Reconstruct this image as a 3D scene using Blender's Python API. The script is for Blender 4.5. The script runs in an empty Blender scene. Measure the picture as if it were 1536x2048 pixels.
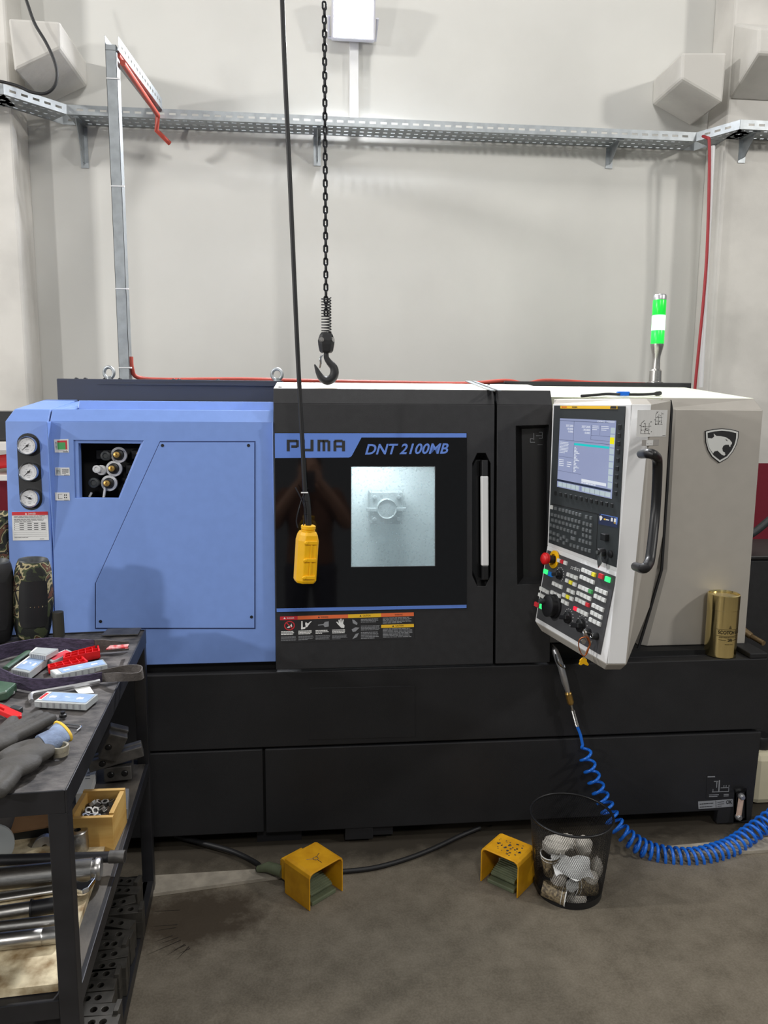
import bpy, bmesh, math, random
import numpy as np
from mathutils import Vector, Matrix, geometry
random.seed(7)
SC = bpy.context.scene
COL = SC.collection
V = Vector
# ------------------------------------------------------------------ camera
F_, CX_, CY_ = 1500.0, 768.0, 1024.0           # focal length and principal point for a 1536x2048 frame
PIT, YAW, ROL = [math.radians(a) for a in (8.246, 5.672, .395)]
CAM = V((0, -2.5, 1.57))
_f = V((math.sin(YAW)*math.cos(PIT), math.cos(YAW)*math.cos(PIT), -math.sin(PIT)))
_r0 = V((math.cos(YAW), -math.sin(YAW), 0)); _u0 = _r0.cross(_f)
_r = math.cos(ROL)*_r0 + math.sin(ROL)*_u0
_u = math.cos(ROL)*_u0 - math.sin(ROL)*_r0
cd = bpy.data.cameras.new('camera'); cam = bpy.data.objects.new('camera', cd); COL.objects.link(cam)
cd.sensor_fit = 'VERTICAL'; cd.sensor_height = 36; cd.lens = F_/2048*36
cd.clip_start = .02; cd.clip_end = 100
cam.matrix_world = Matrix(((_r.x, _u.x, -_f.x, CAM.x), (_r.y, _u.y, -_f.y, CAM.y), (_r.z, _u.z, -_f.z, CAM.z), (0, 0, 0, 1)))
SC.camera = cam
# ------------------------------------------------------------------ world, lamps, exposure
w = bpy.data.worlds.new('world'); SC.world = w; w.use_nodes = True
w.node_tree.nodes['Background'].inputs[0].default_value = (.90, .95, 1.0, 1)
w.node_tree.nodes['Background'].inputs[1].default_value = .19
def area(name, loc, target, size, power, col=(1, .98, .95), sy=None, spread=180):
    l = bpy.data.lights.new(name, 'AREA'); l.energy = power; l.color = col; l.size = size
    if sy: l.shape = 'RECTANGLE'; l.size_y = sy
    l.spread = math.radians(spread)
    o = bpy.data.objects.new(name, l); COL.objects.link(o); o.location = loc
    o.rotation_euler = (V(target)-V(loc)).to_track_quat('-Z', 'Y').to_euler()
    return o
area('hall_lamp_a', (-4.4, -.8, 3.75), (-.4, 1.0, 2.0), .28, 120)
area('hall_lamp_e', (-3.8, -3.4, 2.2), (-.4, .0, 1.0), .18, 62)
area('hall_lamp_b', (5.0, -2.6, 4.3), (.6, .8, 1.6), .4, 108, (1, .97, .92))
area('hall_lamp_c', (.4, -5.5, 5.2), (.4, .8, 1.6), .8, 105)
area('hall_lamp_d', (.6, -.35, 5.2), (.6, .0, 0), .8, 40)
SC.view_settings.view_transform = 'Standard'; SC.view_settings.look = 'None'
SC.view_settings.exposure = 0.0; SC.view_settings.gamma = 1.0; SC.view_settings.use_curve_mapping = False

# ------------------------------------------------------------------ helpers
def ray(x, y): return ((x-CX_)/F_)*_r - ((y-CY_)/F_)*_u + _f
def PP(x, y, o, n):
    d = ray(x, y); return CAM + d*(n.dot(V(o)-CAM)/n.dot(d))
def PY(x, y, Y): return PP(x, y, V((0, Y, 0)), V((0, 1, 0)))
def PZ(x, y, Z): return PP(x, y, V((0, 0, Z)), V((0, 0, 1)))
def PX(x, y, X): return PP(x, y, V((X, 0, 0)), V((1, 0, 0)))
def lin(c): return tuple(((v/255)/12.92 if v/255 <= .04045 else ((v/255+.055)/1.055)**2.4) for v in c)
MATS = {}
def mat(name, col, rough=.5, metal=0., var=0., scale=8., bump=0., bscale=60., emit=None, es=0., trans=0., col2=None, spec=.5, coat=0., stretch=None, detail=5):
    if name in MATS: return MATS[name]
    m = bpy.data.materials.new(name); m.use_nodes = True; MATS[name] = m
    nt = m.node_tree; b = nt.nodes['Principled BSDF']; L = nt.links.new
    c = lin(col)+(1,)
    b.inputs['Base Color'].default_value = c; b.inputs['Roughness'].default_value = rough; b.inputs['Metallic'].default_value = metal
    b.inputs['Specular IOR Level'].default_value = spec; b.inputs['Coat Weight'].default_value = coat
    if trans: b.inputs['Transmission Weight'].default_value = trans
    if emit: b.inputs['Emission Color'].default_value = lin(emit)+(1,); b.inputs['Emission Strength'].default_value = es
    tc = nt.nodes.new('ShaderNodeTexCoord'); src = tc.outputs['Object']
    if stretch:
        mp = nt.nodes.new('ShaderNodeMapping'); mp.inputs['Scale'].default_value = stretch; L(src, mp.inputs[0]); src = mp.outputs[0]
    if var or col2:
        n = nt.nodes.new('ShaderNodeTexNoise'); n.inputs['Scale'].default_value = scale; n.inputs['Detail'].default_value = detail; L(src, n.inputs['Vector'])
        r = nt.nodes.new('ShaderNodeValToRGB'); L(n.outputs[0], r.inputs[0])
        if col2: c2 = lin(col2)+(1,); c1 = c
        else:
            c1 = tuple(v*(1-var) for v in c[:3])+(1,); c2 = tuple(min(1, v*(1+var)) for v in c[:3])+(1,)
        r.color_ramp.elements[0].position = .36; r.color_ramp.elements[1].position = .64
        r.color_ramp.elements[0].color = c1; r.color_ramp.elements[1].color = c2
        L(r.outputs[0], b.inputs['Base Color'])
    if bump:
        n2 = nt.nodes.new('ShaderNodeTexNoise'); n2.inputs['Scale'].default_value = bscale; n2.inputs['Detail'].default_value = 4; L(src, n2.inputs['Vector'])
        bp = nt.nodes.new('ShaderNodeBump'); bp.inputs['Strength'].default_value = bump; bp.inputs['Distance'].default_value = .004
        L(n2.outputs[0], bp.inputs['Height']); L(bp.outputs[0], b.inputs['Normal'])
    return m

class MB:
    def __init__(s): s.bm = bmesh.new(); s.i = 0
    def m(s, i): s.i = i; return s
    def face(s, vs):
        try: f = s.bm.faces.new(vs)
        except ValueError: return None
        f.material_index = s.i; return f
    def quad(s, *p): return s.face([s.bm.verts.new(V(q)) for q in p])
    def box(s, a, b, M=None):
        a, b = V(a), V(b)
        c = [V((x, y, z)) for x in (a.x, b.x) for y in (a.y, b.y) for z in (a.z, b.z)]
        if M: c = [M @ q for q in c]
        v = [s.bm.verts.new(q) for q in c]
        for f in ((0, 1, 3, 2), (4, 6, 7, 5), (0, 4, 5, 1), (2, 3, 7, 6), (0, 2, 6, 4), (1, 5, 7, 3)): s.face([v[k] for k in f])
        return s
    def obox(s, c, size, M):                       # centred box in frame M
        h = V(size)/2; c = V(c); return s.box(c-h, c+h, M)
    def plate(s, outer, d, holes=()):
        d = V(d); loops = [[V(q) for q in outer]]+[[V(q) for q in h] for h in holes]
        tri = geometry.tessellate_polygon(loops)
        pts = [q for l in loops for q in l]
        A = [s.bm.verts.new(q) for q in pts]; B = [s.bm.verts.new(q+d) for q in pts]
        if len(loops) == 1: s.face(A); s.face(B[::-1])
        else:
            for t in tri: s.face([A[k] for k in t]); s.face([B[k] for k in reversed(t)])
        o = 0
        for l in loops:
            n = len(l)
            for k in range(n): s.face([A[o+k], A[o+(k+1) % n], B[o+(k+1) % n], B[o+k]])
            o += n
        return s
    def flat(s, pts):
        pts = [V(q) for q in pts]
        tri = geometry.tessellate_polygon([pts]); A = [s.bm.verts.new(q) for q in pts]
        for t in tri: s.face([A[k] for k in t])
        return s
    def loft(s, rings, closed=True, caps=True):
        R = [[s.bm.verts.new(V(q)) for q in r] for r in rings]
        for a, b in zip(R[:-1], R[1:]):
            n = len(a)
            for k in range(n if closed else n-1): s.face([a[k], a[(k+1) % n], b[(k+1) % n], b[k]])
        if caps and closed: s.face(R[0][::-1]); s.face(R[-1])
        return s
    def tube(s, path, r, n=8, closed=False, caps=True, flat=None):
        P = [V(q) for q in path]; N = len(P); rings = []
        rr = r if isinstance(r, (list, tuple)) else [r]*N
        t0 = (P[1]-P[0]).normalized(); a = V((0, 0, 1)) if abs(t0.z) < .9 else V((1, 0, 0))
        nrm = (a - t0*a.dot(t0)).normalized()
        for k in range(N):
            t = ((P[(k+1) % N]-P[k-1]) if closed else (P[min(k+1, N-1)]-P[max(k-1, 0)]))
            t = t.normalized() if t.length > 1e-9 else t0
            nrm = (nrm - t*nrm.dot(t)); nrm = nrm.normalized() if nrm.length > 1e-6 else t.orthogonal().normalized()
            b = t.cross(nrm)
            fx, fy = flat or (1, 1)
            rings.append([P[k]+rr[k]*(fx*math.cos(2*math.pi*j/n)*nrm+fy*math.sin(2*math.pi*j/n)*b) for j in range(n)])
        if closed: rings.append(rings[0]); R = [[s.bm.verts.new(q) for q in r_] for r_ in rings[:-1]]; R.append(R[0])
        else: R = [[s.bm.verts.new(q) for q in r_] for r_ in rings]
        for a_, b_ in zip(R[:-1], R[1:]):
            for j in range(n): s.face([a_[j], a_[(j+1) % n], b_[(j+1) % n], b_[j]])
        if caps and not closed: s.face(R[0][::-1]); s.face(R[-1])
        return s
    def cyl(s, p0, p1, r0, r1=None, n=16, caps=True):
        return s.tube([p0, p1], [r0, r0 if r1 is None else r1], n, caps=caps)
    def lathe(s, prof, M=None, n=24, caps=False):
        M = M or Matrix()
        R = [[s.bm.verts.new(M @ V((r*math.cos(2*math.pi*j/n), r*math.sin(2*math.pi*j/n), h))) for j in range(n)] for r, h in prof]
        for a, b in zip(R[:-1], R[1:]):
            for j in range(n): s.face([a[j], a[(j+1) % n], b[(j+1) % n], b[j]])
        if caps: s.face(R[0][::-1]); s.face(R[-1])
        return s
    def torus(s, M, R, r, n=20, k=8):
        return s.tube([M @ V((R*math.cos(2*math.pi*j/n), R*math.sin(2*math.pi*j/n), 0)) for j in range(n)], r, k, closed=True)
    def ball(s, c, r, n=12, M=None):
        c = V(c); r = V(r) if not isinstance(r, (int, float)) else V((r, r, r))
        M = M or Matrix()
        rings = []
        for i in range(1, n):
            th = math.pi*i/n
            rings.append([M @ (c+V((r.x*math.sin(th)*math.cos(2*math.pi*j/(2*n)), r.y*math.sin(th)*math.sin(2*math.pi*j/(2*n)), r.z*math.cos(th)))) for j in range(2*n)])
        return s.loft(rings)
    def text(s, txt, o, ux, uy, w, h, shear=0., bold=0., fit=True, off=.0006):
        """lettering laid on the plane (o, ux, uy), stretched to w x h"""
        ux, uy = V(ux).normalized(), V(uy).normalized(); nz = ux.cross(uy).normalized()
        c = bpy.data.curves.new('t', 'FONT'); c.body = txt; c.shear = shear; c.offset = bold; c.resolution_u = 3
        ob = bpy.data.objects.new('t', c); me = bpy.data.meshes.new_from_object(ob)
        if not len(me.vertices): return s
        xs = [v.co.x for v in me.vertices]; ys = [v.co.y for v in me.vertices]
        x0, x1, y0, y1 = min(xs), max(xs), min(ys), max(ys)
        kx = w/max(1e-6, x1-x0); ky = h/max(1e-6, y1-y0)
        if w == 0: kx = ky
        vs = [s.bm.verts.new(V(o)+ux*((v.co.x-x0)*kx)+uy*((v.co.y-y0)*ky)+nz*off) for v in me.vertices]
        for p in me.polygons: s.face([vs[k] for k in p.vertices])
        bpy.data.objects.remove(ob); bpy.data.curves.remove(c); bpy.data.meshes.remove(me)
        return s
    def build(s, name, mats, parent=None, smooth=None, bevel=0., norm=True, kind=None, label=None, cat=None, group=None, seg=2, sub=0):
        if norm: bmesh.ops.recalc_face_normals(s.bm, faces=s.bm.faces)
        me = bpy.data.meshes.new(name); s.bm.to_mesh(me); s.bm.free()
        for q in (mats if isinstance(mats, (list, tuple)) else [mats]): me.materials.append(q)
        if smooth is not None:
            for p in me.polygons: p.use_smooth = True
            me.set_sharp_from_angle(angle=math.radians(smooth))
        o = bpy.data.objects.new(name, me); COL.objects.link(o)
        if parent:
            o.parent = parent
            if parent.name in WLOC: o.matrix_parent_inverse = Matrix.Translation(-WLOC[parent.name])
        if bevel:
            b = o.modifiers.new('bevel', 'BEVEL'); b.width = bevel; b.segments = seg; b.limit_method = 'ANGLE'; b.angle_limit = math.radians(40)
        if sub:
            b = o.modifiers.new('sub', 'SUBSURF'); b.levels = sub; b.render_levels = sub
        return tag(o, label, cat, group, kind)
def tag(o, label=None, cat=None, group=None, kind=None):
    for k, v in (('label', label), ('category', cat), ('group', group), ('kind', kind)):
        if v: o[k] = v
    return o
WLOC = {}
def thing(name, label, cat, group=None, loc=None):
    o = bpy.data.objects.new(name, None); COL.objects.link(o); o.empty_display_size = .05
    if loc is not None: o.location = V(loc); WLOC[o.name] = V(loc)
    return tag(o, label, cat, group)
def copy_tree(o, M=None, label=None, parent=None):
    c = o.copy(); COL.objects.link(c)
    if parent: c.parent = parent
    if M is not None: c.matrix_world = M
    if label: c['label'] = label
    for ch in o.children: copy_tree(ch, parent=c)
    return c
def frame(o, ux, uz):
    """matrix with x along ux, z along uz (orthogonalised)"""
    z = V(uz).normalized(); x = V(ux); x = (x-z*x.dot(z)).normalized(); y = z.cross(x)
    return Matrix(((x.x, y.x, z.x, o[0]), (x.y, y.y, z.y, o[1]), (x.z, y.z, z.z, o[2]), (0, 0, 0, 1)))
def arc(c, ux, uy, r, a0, a1, n):
    return [V(c)+r*(math.cos(math.radians(a0+(a1-a0)*k/n))*V(ux)+math.sin(math.radians(a0+(a1-a0)*k/n))*V(uy)) for k in range(n+1)]
def smoothpath(pts, n=8, closed=False):
    P = [V(p) for p in pts]; out = []
    N = len(P)
    for k in range(N if closed else N-1):
        g = (lambda j: P[j % N]) if closed else (lambda j: P[max(0, min(N-1, j))])
        p0, p1, p2, p3 = g(k-1), g(k), g(k+1), g(k+2)
        for j in range(n):
            t = j/n
            out.append(.5*((2*p1)+(p2-p0)*t+(2*p0-5*p1+4*p2-p3)*t*t+(3*p1-p0-3*p2+p3)*t**3))
    if not closed: out.append(P[-1])
    return out
class Label:
    """a printed plate: 4 corners (bl, br, tr, tl) -> unit coordinates u, v on its face"""
    def __init__(s, bl, br, tr, tl, thick=.0012):
        s.bl, s.br, s.tr, s.tl = map(V, (bl, br, tr, tl)); s.n = (s.br-s.bl).cross(s.tl-s.bl).normalized(); s.b = MB(); s.t = thick
        s.b.plate([s.bl, s.br, s.tr, s.tl], s.n*thick); s.k = 0
    def P(s, u, v, off=0): return (s.bl*(1-u)*(1-v)+s.br*u*(1-v)+s.tr*u*v+s.tl*(1-u)*v)+s.n*(s.t+off)
    def rect(s, m, u0, v0, u1, v1, off=.0004):
        s.b.m(m).quad(s.P(u0, v0, off), s.P(u1, v0, off), s.P(u1, v1, off), s.P(u0, v1, off)); return s
    def poly(s, m, pts, off=.0005): s.b.m(m).flat([s.P(u, v, off) for u, v in pts]); return s
    def txt(s, m, t, u0, v0, u1, v1, off=.0008, **k):
        o = s.P(u0, v0); ux = s.P(u1, v0)-o; uy = s.P(u0, v1)-o
        s.b.m(m).text(t, o, ux, uy, ux.length, uy.length, off=off, **k); return s
    def lines(s, m, u0, v0, u1, v1, n, fill=.5, seed=1):
        rnd = random.Random(seed); h = (v1-v0)/n
        for k in range(n):
            e = u1-(u1-u0)*(rnd.random()*.5 if k == n-1 else rnd.random()*.12)
            u = u0
            while u < e:
                l = (u1-u0)*rnd.uniform(.06, .2); ue = min(e, u+l)
                s.rect(m, u, v1-h*(k+.75), ue, v1-h*(k+.75-fill)); u = ue+(u1-u0)*.018
        return s
    def done(s, name, mats, parent, label=None): return s.b.build(name, mats, parent, norm=False, label=label)

# ------------------------------------------------------------------ materials
def dado_on(m, h):
    nt = m.node_tree; L = nt.links.new; b = nt.nodes['Principled BSDF']; src = b.inputs['Base Color'].links[0].from_socket
    g = nt.nodes.new('ShaderNodeNewGeometry'); sp = nt.nodes.new('ShaderNodeSeparateXYZ'); L(g.outputs['Position'], sp.inputs[0])
    lt = nt.nodes.new('ShaderNodeMath'); lt.operation = 'LESS_THAN'; lt.inputs[1].default_value = h; L(sp.outputs[2], lt.inputs[0])
    mx = nt.nodes.new('ShaderNodeMix'); mx.data_type = 'RGBA'; L(lt.outputs[0], mx.inputs[0]); L(src, mx.inputs[6]); mx.inputs[7].default_value = lin((118, 22, 40))+(1,)
    L(mx.outputs[2], b.inputs['Base Color'])
    return m
M_WALL = dado_on(mat('painted_concrete', (207, 206, 201), .85, var=.05, scale=1.3, bump=.12, bscale=18), 1.27)
M_CONC = dado_on(mat('bare_concrete', (205, 202, 196), .9, var=.10, scale=3, bump=.35, bscale=25), 1.27)
def floormat():
    m = mat('floor_concrete', (128, 120, 107), .62, bump=.03, bscale=160, spec=.35); nt = m.node_tree; L = nt.links.new; b = nt.nodes['Principled BSDF']
    tc = nt.nodes['Texture Coordinate'].outputs['Object'] if 'Texture Coordinate' in nt.nodes else nt.nodes.new('ShaderNodeTexCoord').outputs['Object']
    def noise(sc, det=6, rough=.6):
        n = nt.nodes.new('ShaderNodeTexNoise'); n.inputs['Scale'].default_value = sc; n.inputs['Detail'].default_value = det; n.inputs['Roughness'].default_value = rough; L(tc, n.inputs['Vector']); return n.outputs[0]
    def ramp(src, p0, p1, c0, c1):
        r = nt.nodes.new('ShaderNodeValToRGB'); L(src, r.inputs[0]); e = r.color_ramp.elements
        e[0].position, e[1].position = p0, p1; e[0].color = c0; e[1].color = c1; return r.outputs[0]
    def mix(f, a, c, mode='MIX'):
        x = nt.nodes.new('ShaderNodeMix'); x.data_type = 'RGBA'; x.blend_type = mode
        if isinstance(f, float): x.inputs[0].default_value = f
        else: L(f, x.inputs[0])
        L(a, x.inputs[6])
        if isinstance(c, tuple): x.inputs[7].default_value = c
        else: L(c, x.inputs[7])
        return x.outputs[2]
    K = lambda *c: lin(c)+(1,)
    base = ramp(noise(2.2), .3, .7, K(92, 84, 71), K(128, 119, 104))
    base = mix(.45, base, ramp(noise(11, 10, .7), .35, .7, K(80, 73, 62), K(140, 132, 118)))
    base = mix(.14, base, ramp(noise(160, 2), .4, .62, K(84, 78, 68), K(150, 143, 130)))
    sc = ramp(noise(34, 8, .75), .66, .72, (0, 0, 0, 1), (1, 1, 1, 1)); base = mix(sc, base, K(160, 153, 140))
    # an oily stain soaked into the concrete in front of the machine
    g = nt.nodes.new('ShaderNodeNewGeometry'); d = nt.nodes.new('ShaderNodeVectorMath'); d.operation = 'SUBTRACT'; L(g.outputs['Position'], d.inputs[0]); d.inputs[1].default_value = (-.36, -.34, 0)
    dm = nt.nodes.new('ShaderNodeVectorMath'); dm.operation = 'MULTIPLY'; L(d.outputs[0], dm.inputs[0]); dm.inputs[1].default_value = (4.0, 6.0, 1)
    ln = nt.nodes.new('ShaderNodeVectorMath'); ln.operation = 'LENGTH'; L(dm.outputs[0], ln.inputs[0])
    ad = nt.nodes.new('ShaderNodeMath'); ad.operation = 'MULTIPLY_ADD'; L(noise(9, 8, .7), ad.inputs[0]); ad.inputs[1].default_value = 1.5; L(ln.outputs['Value'], ad.inputs[2])
    st = ramp(ad.outputs[0], 1.35, 1.85, (1, 1, 1, 1), (0, 0, 0, 1)) if False else None
    mr = nt.nodes.new('ShaderNodeMapRange'); L(ad.outputs[0], mr.inputs[0]); mr.inputs[1].default_value = 1.3; mr.inputs[2].default_value = 1.75; mr.inputs[3].default_value = .85; mr.inputs[4].default_value = 0
    base = mix(mr.outputs[0], base, K(58, 48, 36))
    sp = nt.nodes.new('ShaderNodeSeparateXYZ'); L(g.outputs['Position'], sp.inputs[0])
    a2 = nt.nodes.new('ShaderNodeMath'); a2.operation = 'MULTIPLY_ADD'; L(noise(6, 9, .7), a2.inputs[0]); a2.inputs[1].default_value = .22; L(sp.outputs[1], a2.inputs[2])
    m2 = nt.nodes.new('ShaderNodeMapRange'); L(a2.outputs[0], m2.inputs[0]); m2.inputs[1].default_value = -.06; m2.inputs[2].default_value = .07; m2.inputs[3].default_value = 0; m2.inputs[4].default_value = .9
    base = mix(m2.outputs[0], base, K(46, 41, 34))            # lathe's shadow painted into the floor colour, with oily grime along its foot
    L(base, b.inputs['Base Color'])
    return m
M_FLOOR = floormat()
M_BLUE = mat('blue_enamel', (120, 150, 214), .38, var=.02, scale=30, bump=.03, bscale=300)
M_BLK = mat('black_textured_enamel', (40, 40, 42), .5, var=.08, scale=40, bump=.12, bscale=500, spec=.4)
M_BASE = mat('base_black_enamel', (34, 34, 36), .55, var=.10, scale=6, bump=.1, bscale=400, spec=.35)
M_DARK = mat('dark_void', (10, 10, 11), .7, var=.1)
M_NAVY = mat('dark_grey_enamel', (52, 56, 68), .5, var=.04)
M_CREAM = mat('pale_roof_enamel', (232, 226, 214), .5, var=.04, scale=5)
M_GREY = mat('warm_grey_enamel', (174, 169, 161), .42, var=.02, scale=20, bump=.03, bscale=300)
M_WHITE = mat('white_enamel', (226, 226, 226), .4, var=.02)
M_GLOSS = mat('glossy_black_glass', (9, 8, 9), .05, spec=.6, var=.15, scale=60)
M_PLAS = mat('black_plastic', (22, 22, 24), .42, var=.06, scale=80)
M_PLAS2 = mat('charcoal_plastic', (48, 52, 54), .5, var=.04, scale=80)
M_STEEL = mat('brushed_steel', (186, 184, 180), .32, 1., var=.12, scale=60, stretch=(1, 8, 8))
M_DKST = mat('dark_oiled_steel', (98, 96, 94), .5, .6, var=.25, scale=30, bump=.1, bscale=120)
M_GALV = mat('galvanised_steel', (164, 169, 172), .48, .8, var=.10, scale=26)
M_CHROME = mat('chrome', (220, 222, 225), .14, 1., var=.05)
M_ALU = mat('cast_aluminium', (186, 186, 188), .38, .85, var=.08, scale=40)
M_BRASS = mat('brass', (196, 160, 92), .32, .9, var=.1, scale=40)
M_GOLD = mat('gold_foil', (240, 220, 158), .16, 1., var=.05, scale=10)
M_GOLDK = mat('gold_print_black', (42, 36, 18), .4, var=.05)
M_RED = mat('red_plastic', (214, 26, 30), .4, var=.05)
M_REDC = mat('red_cable', (178, 72, 58), .5, var=.06, scale=30)
M_DRED = mat('dark_red_plastic', (150, 34, 40), .5, var=.06)
M_YEL = mat('yellow_plastic', (246, 186, 8), .42, var=.03, scale=30)
M_YELP = mat('worn_yellow_paint', (226, 166, 26), .5, col2=(206, 146, 16), scale=18, bump=.05, bscale=200)
M_GRNM = mat('grey_green_casting', (98, 106, 82), .55, var=.12, scale=30, bump=.1)
M_GREEN = mat('green_plastic', (50, 150, 80), .4, var=.05)
M_HOSE = mat('blue_hose', (28, 108, 214), .3, var=.04)
M_RUB = mat('black_rubber', (24, 24, 26), .55, var=.08, scale=50)
M_WPRINT = mat('white_print', (232, 232, 230), .6, var=.02)
M_PAPER = mat('white_paper', (222, 222, 220), .7, var=.03)
M_KEY = mat('white_key', (216, 217, 214), .4, var=.02)
M_PRK = mat('black_print', (28, 28, 30), .6, var=.02)
M_PRG = mat('grey_print', (140, 142, 146), .6, var=.02)
M_ORG = mat('orange_print', (232, 110, 60), .6, var=.02)
M_YPR = mat('yellow_print', (240, 190, 40), .6, var=.02)
M_RPR = mat('red_print', (200, 40, 50), .6, var=.02)
M_GPR = mat('green_print', (70, 160, 90), .6, var=.02)
M_BPR = mat('blue_print', (92, 128, 206), .5, var=.02)
M_BENCH = mat('bench_black_paint', (40, 40, 43), .42, .2, var=.2, scale=12, bump=.06, bscale=80)
M_MAT = mat('worn_rubber_top', (94, 90, 88), .7, col2=(48, 46, 47), scale=26, bump=.3, bscale=90, stretch=(1, 1.5, 1), detail=9)
M_SHELF = mat('oily_shelf_board', (96, 90, 82), .6, col2=(50, 47, 44), scale=7, bump=.15, stretch=(2, 1, 1))
M_PLY = mat('pine_board', (206, 168, 98), .55, col2=(188, 146, 76), scale=7, bump=.06, stretch=(1, 1, 6))
M_WBRD = mat('stained_chipboard', (226, 212, 178), .7, col2=(136, 112, 76), scale=22, detail=9, bump=.2, bscale=150)
M_CARD = mat('brown_card', (128, 96, 66), .8, var=.12, scale=12)
M_CLEAR = mat('milky_plastic', (176, 181, 182), .22, var=.08, spec=.6)
M_LBL = mat('pale_blue_label', (150, 174, 208), .35, var=.10, scale=40)
M_SLING = mat('purple_webbing', (78, 67, 92), .85, col2=(48, 41, 60), scale=60, bump=.6, bscale=200, stretch=(1, 1, 4))
M_SLNG2 = mat('grey_webbing_sleeve', (80, 75, 72), .85, var=.15, scale=60, bump=.5, bscale=200)
M_GLOVE = mat('grey_nitrile', (74, 71, 67), .7, col2=(56, 54, 52), scale=14, bump=.3, bscale=120)
M_CUFF = mat('blue_grey_knit', (132, 150, 180), .85, col2=(78, 86, 104), scale=16, bump=.5, bscale=260)
M_HEM = mat('yellow_hem', (214, 176, 60), .8, var=.1)
M_TISSUE = mat('crumpled_tissue', (222, 216, 206), .85, var=.06, scale=20, bump=.6, bscale=60)
M_CUPB = mat('brown_printed_cup', (74, 64, 52), .6, col2=(150, 134, 104), scale=130, stretch=(1, 1, 1))
M_JUG = mat('milk_plastic', (214, 206, 178), .4, var=.05)
M_GLASSW = mat('jug_water', (220, 230, 220), .1, var=.02)

# ------------------------------------------------------------------ setting
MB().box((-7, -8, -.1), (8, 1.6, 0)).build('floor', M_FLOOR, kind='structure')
wb = MB().box((-7, 1.45, 0), (8, 1.65, 5.6)).build('wall_back', M_WALL, kind='structure')
# pillars with their corbels
def corbel(mb, xz, y0, y1): mb.plate([V((x, y0, z)) for x, z in xz], (0, y1-y0, 0))
YP = 1.25
pl = MB().box((-2.3, YP, 0), (-1.325, 1.45, 5.6)).build('pillar_left', M_CONC, kind='structure', bevel=.012)
m = MB()
a, b, c, d = PY(15, 35, 1.06), PY(120, 42, 1.06), PY(122, 97, 1.06), PY(28, 142, 1.06)
m.plate([a, b, c, d], (0, .39, 0))
m.build('corbel', M_CONC, pl, bevel=.012)
pr = MB().box((2.06, YP, 0), (3.2, 1.45, 5.6)).build('pillar_right', M_CONC, kind='structure', bevel=.012)
m = MB()
a, b, c, d = PY(1365, 104, 1.14), PY(1455, 104, 1.14), PY(1446, 206, 1.14), PY(1363, 158, 1.14)
m.plate([a, b, c, d], (0, .31, 0)); m.build('corbel', M_CONC, pr, bevel=.012)
m = MB(); x0 = 2.06                                        # the larger bracket towards the hall
q0 = PX(1450, 205, x0); q1 = PX(1516, 106, x0); q2 = PX(1518, 55, x0)
m.plate([(x0, YP, q0.z), (x0, q1.y, q1.z), (x0, q2.y, q2.z), (x0, YP, q2.z+.12)], (.7, 0, 0)); m.build('corbel', M_CONC, pr, bevel=.012)
# cable conduit in white beside the right pillar, and wall trunking below the floodlight
m = MB(); m.tube([PY(1426, 292, 1.235), PY(1402, 775, 1.235)], .011, 10); m.build('trim_1', M_WHITE, kind='structure', smooth=40)
a = PY(708, 92, 1.43); b_ = PY(708, 240, 1.43)
MB().box((a.x-.022, 1.42, b_.z-.02), (a.x+.022, 1.449, a.z+.15)).build('trim_2', M_WHITE, kind='structure', bevel=.003)
mb = MB()                                                      # dried oil runs spreading from the stain
for x0, y0, x1, y1 in ((300, 1853, 355, 1849), (305, 1862, 352, 1855), (306, 1885, 345, 1871), (316, 1889, 356, 1875), (286, 1913, 362, 1880), (330, 1913, 370, 1888), (340, 1903, 372, 1890), (352, 1921, 378, 1893), (353, 1909, 380, 1897), (303, 1823, 360, 1820)):
    a, c = PZ(x0, y0, .0007), PZ(x1, y1, .0007); n = (c-a).cross(V((0, 0, 1))).normalized()*.0018; mb.flat([a, c-n, c+n])
FLOOR = bpy.data.objects['floor']; mb.build('oil_runs', mat('dried_oil', (44, 37, 29), .6, var=.1), FLOOR, kind='stuff', norm=False)
# raised screed strip on the floor under the machine
a, b_, c, d = PZ(285, 1752, .012), PZ(560, 1735, .012), PZ(560, 1752, .012), PZ(285, 1790, .012)
MB().plate([a, b_, c, d], (0, 0, -.011)).build('trim_3', mat('pale_screed', (160, 152, 138), .8, var=.16, scale=20, bump=.4, bscale=60), kind='structure')
a, b_, c, d = PZ(1330, 1692, .012), PZ(1700, 1660, .012), PZ(1700, 1690, .012), PZ(1330, 1712, .012)
MB().plate([a, b_, c, d], (0, 0, -.011)).build('trim_4', MATS['pale_screed'], kind='structure')

# ------------------------------------------------------------------ cable tray along wall and pillars
def rail_strip(mb, p0, p1, up, wid, slot=.03, gap=.022, rows=1, th=.0015, nrm=None):
    """a perforated strip from p0 to p1, wid along up: solid bars with rows of slots left open"""
    p0, p1, up = V(p0), V(p1), V(up).normalized(); L = (p1-p0).length; t = (p1-p0)/L
    n = V(nrm) if nrm else t.cross(up)
    def q(a0, a1, b0, b1): mb.plate([p0+t*a0+up*b0, p0+t*a1+up*b0, p0+t*a1+up*b1, p0+t*a0+up*b1], n*th)
    sw = wid*.26/rows if rows > 1 else wid*.24; pitch = slot+gap; N = max(1, int((L-gap)/pitch)); off = (L-N*pitch)/2
    lanes = [wid*(k+.5)/rows for k in range(rows)]
    edges = [0]+[e for l in lanes for e in (l-sw/2, l+sw/2)]+[wid]
    for k in range(0, len(edges), 2): q(0, L, edges[k], edges[k+1])
    for l in lanes:
        x = 0
        for k in range(N+1):
            x1 = off+k*pitch+gap/2 if k < N else L
            if k == N: x1 = L
            q(x, min(L, x1), l-sw/2, l+sw/2); x = x1+slot
    return mb
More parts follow.
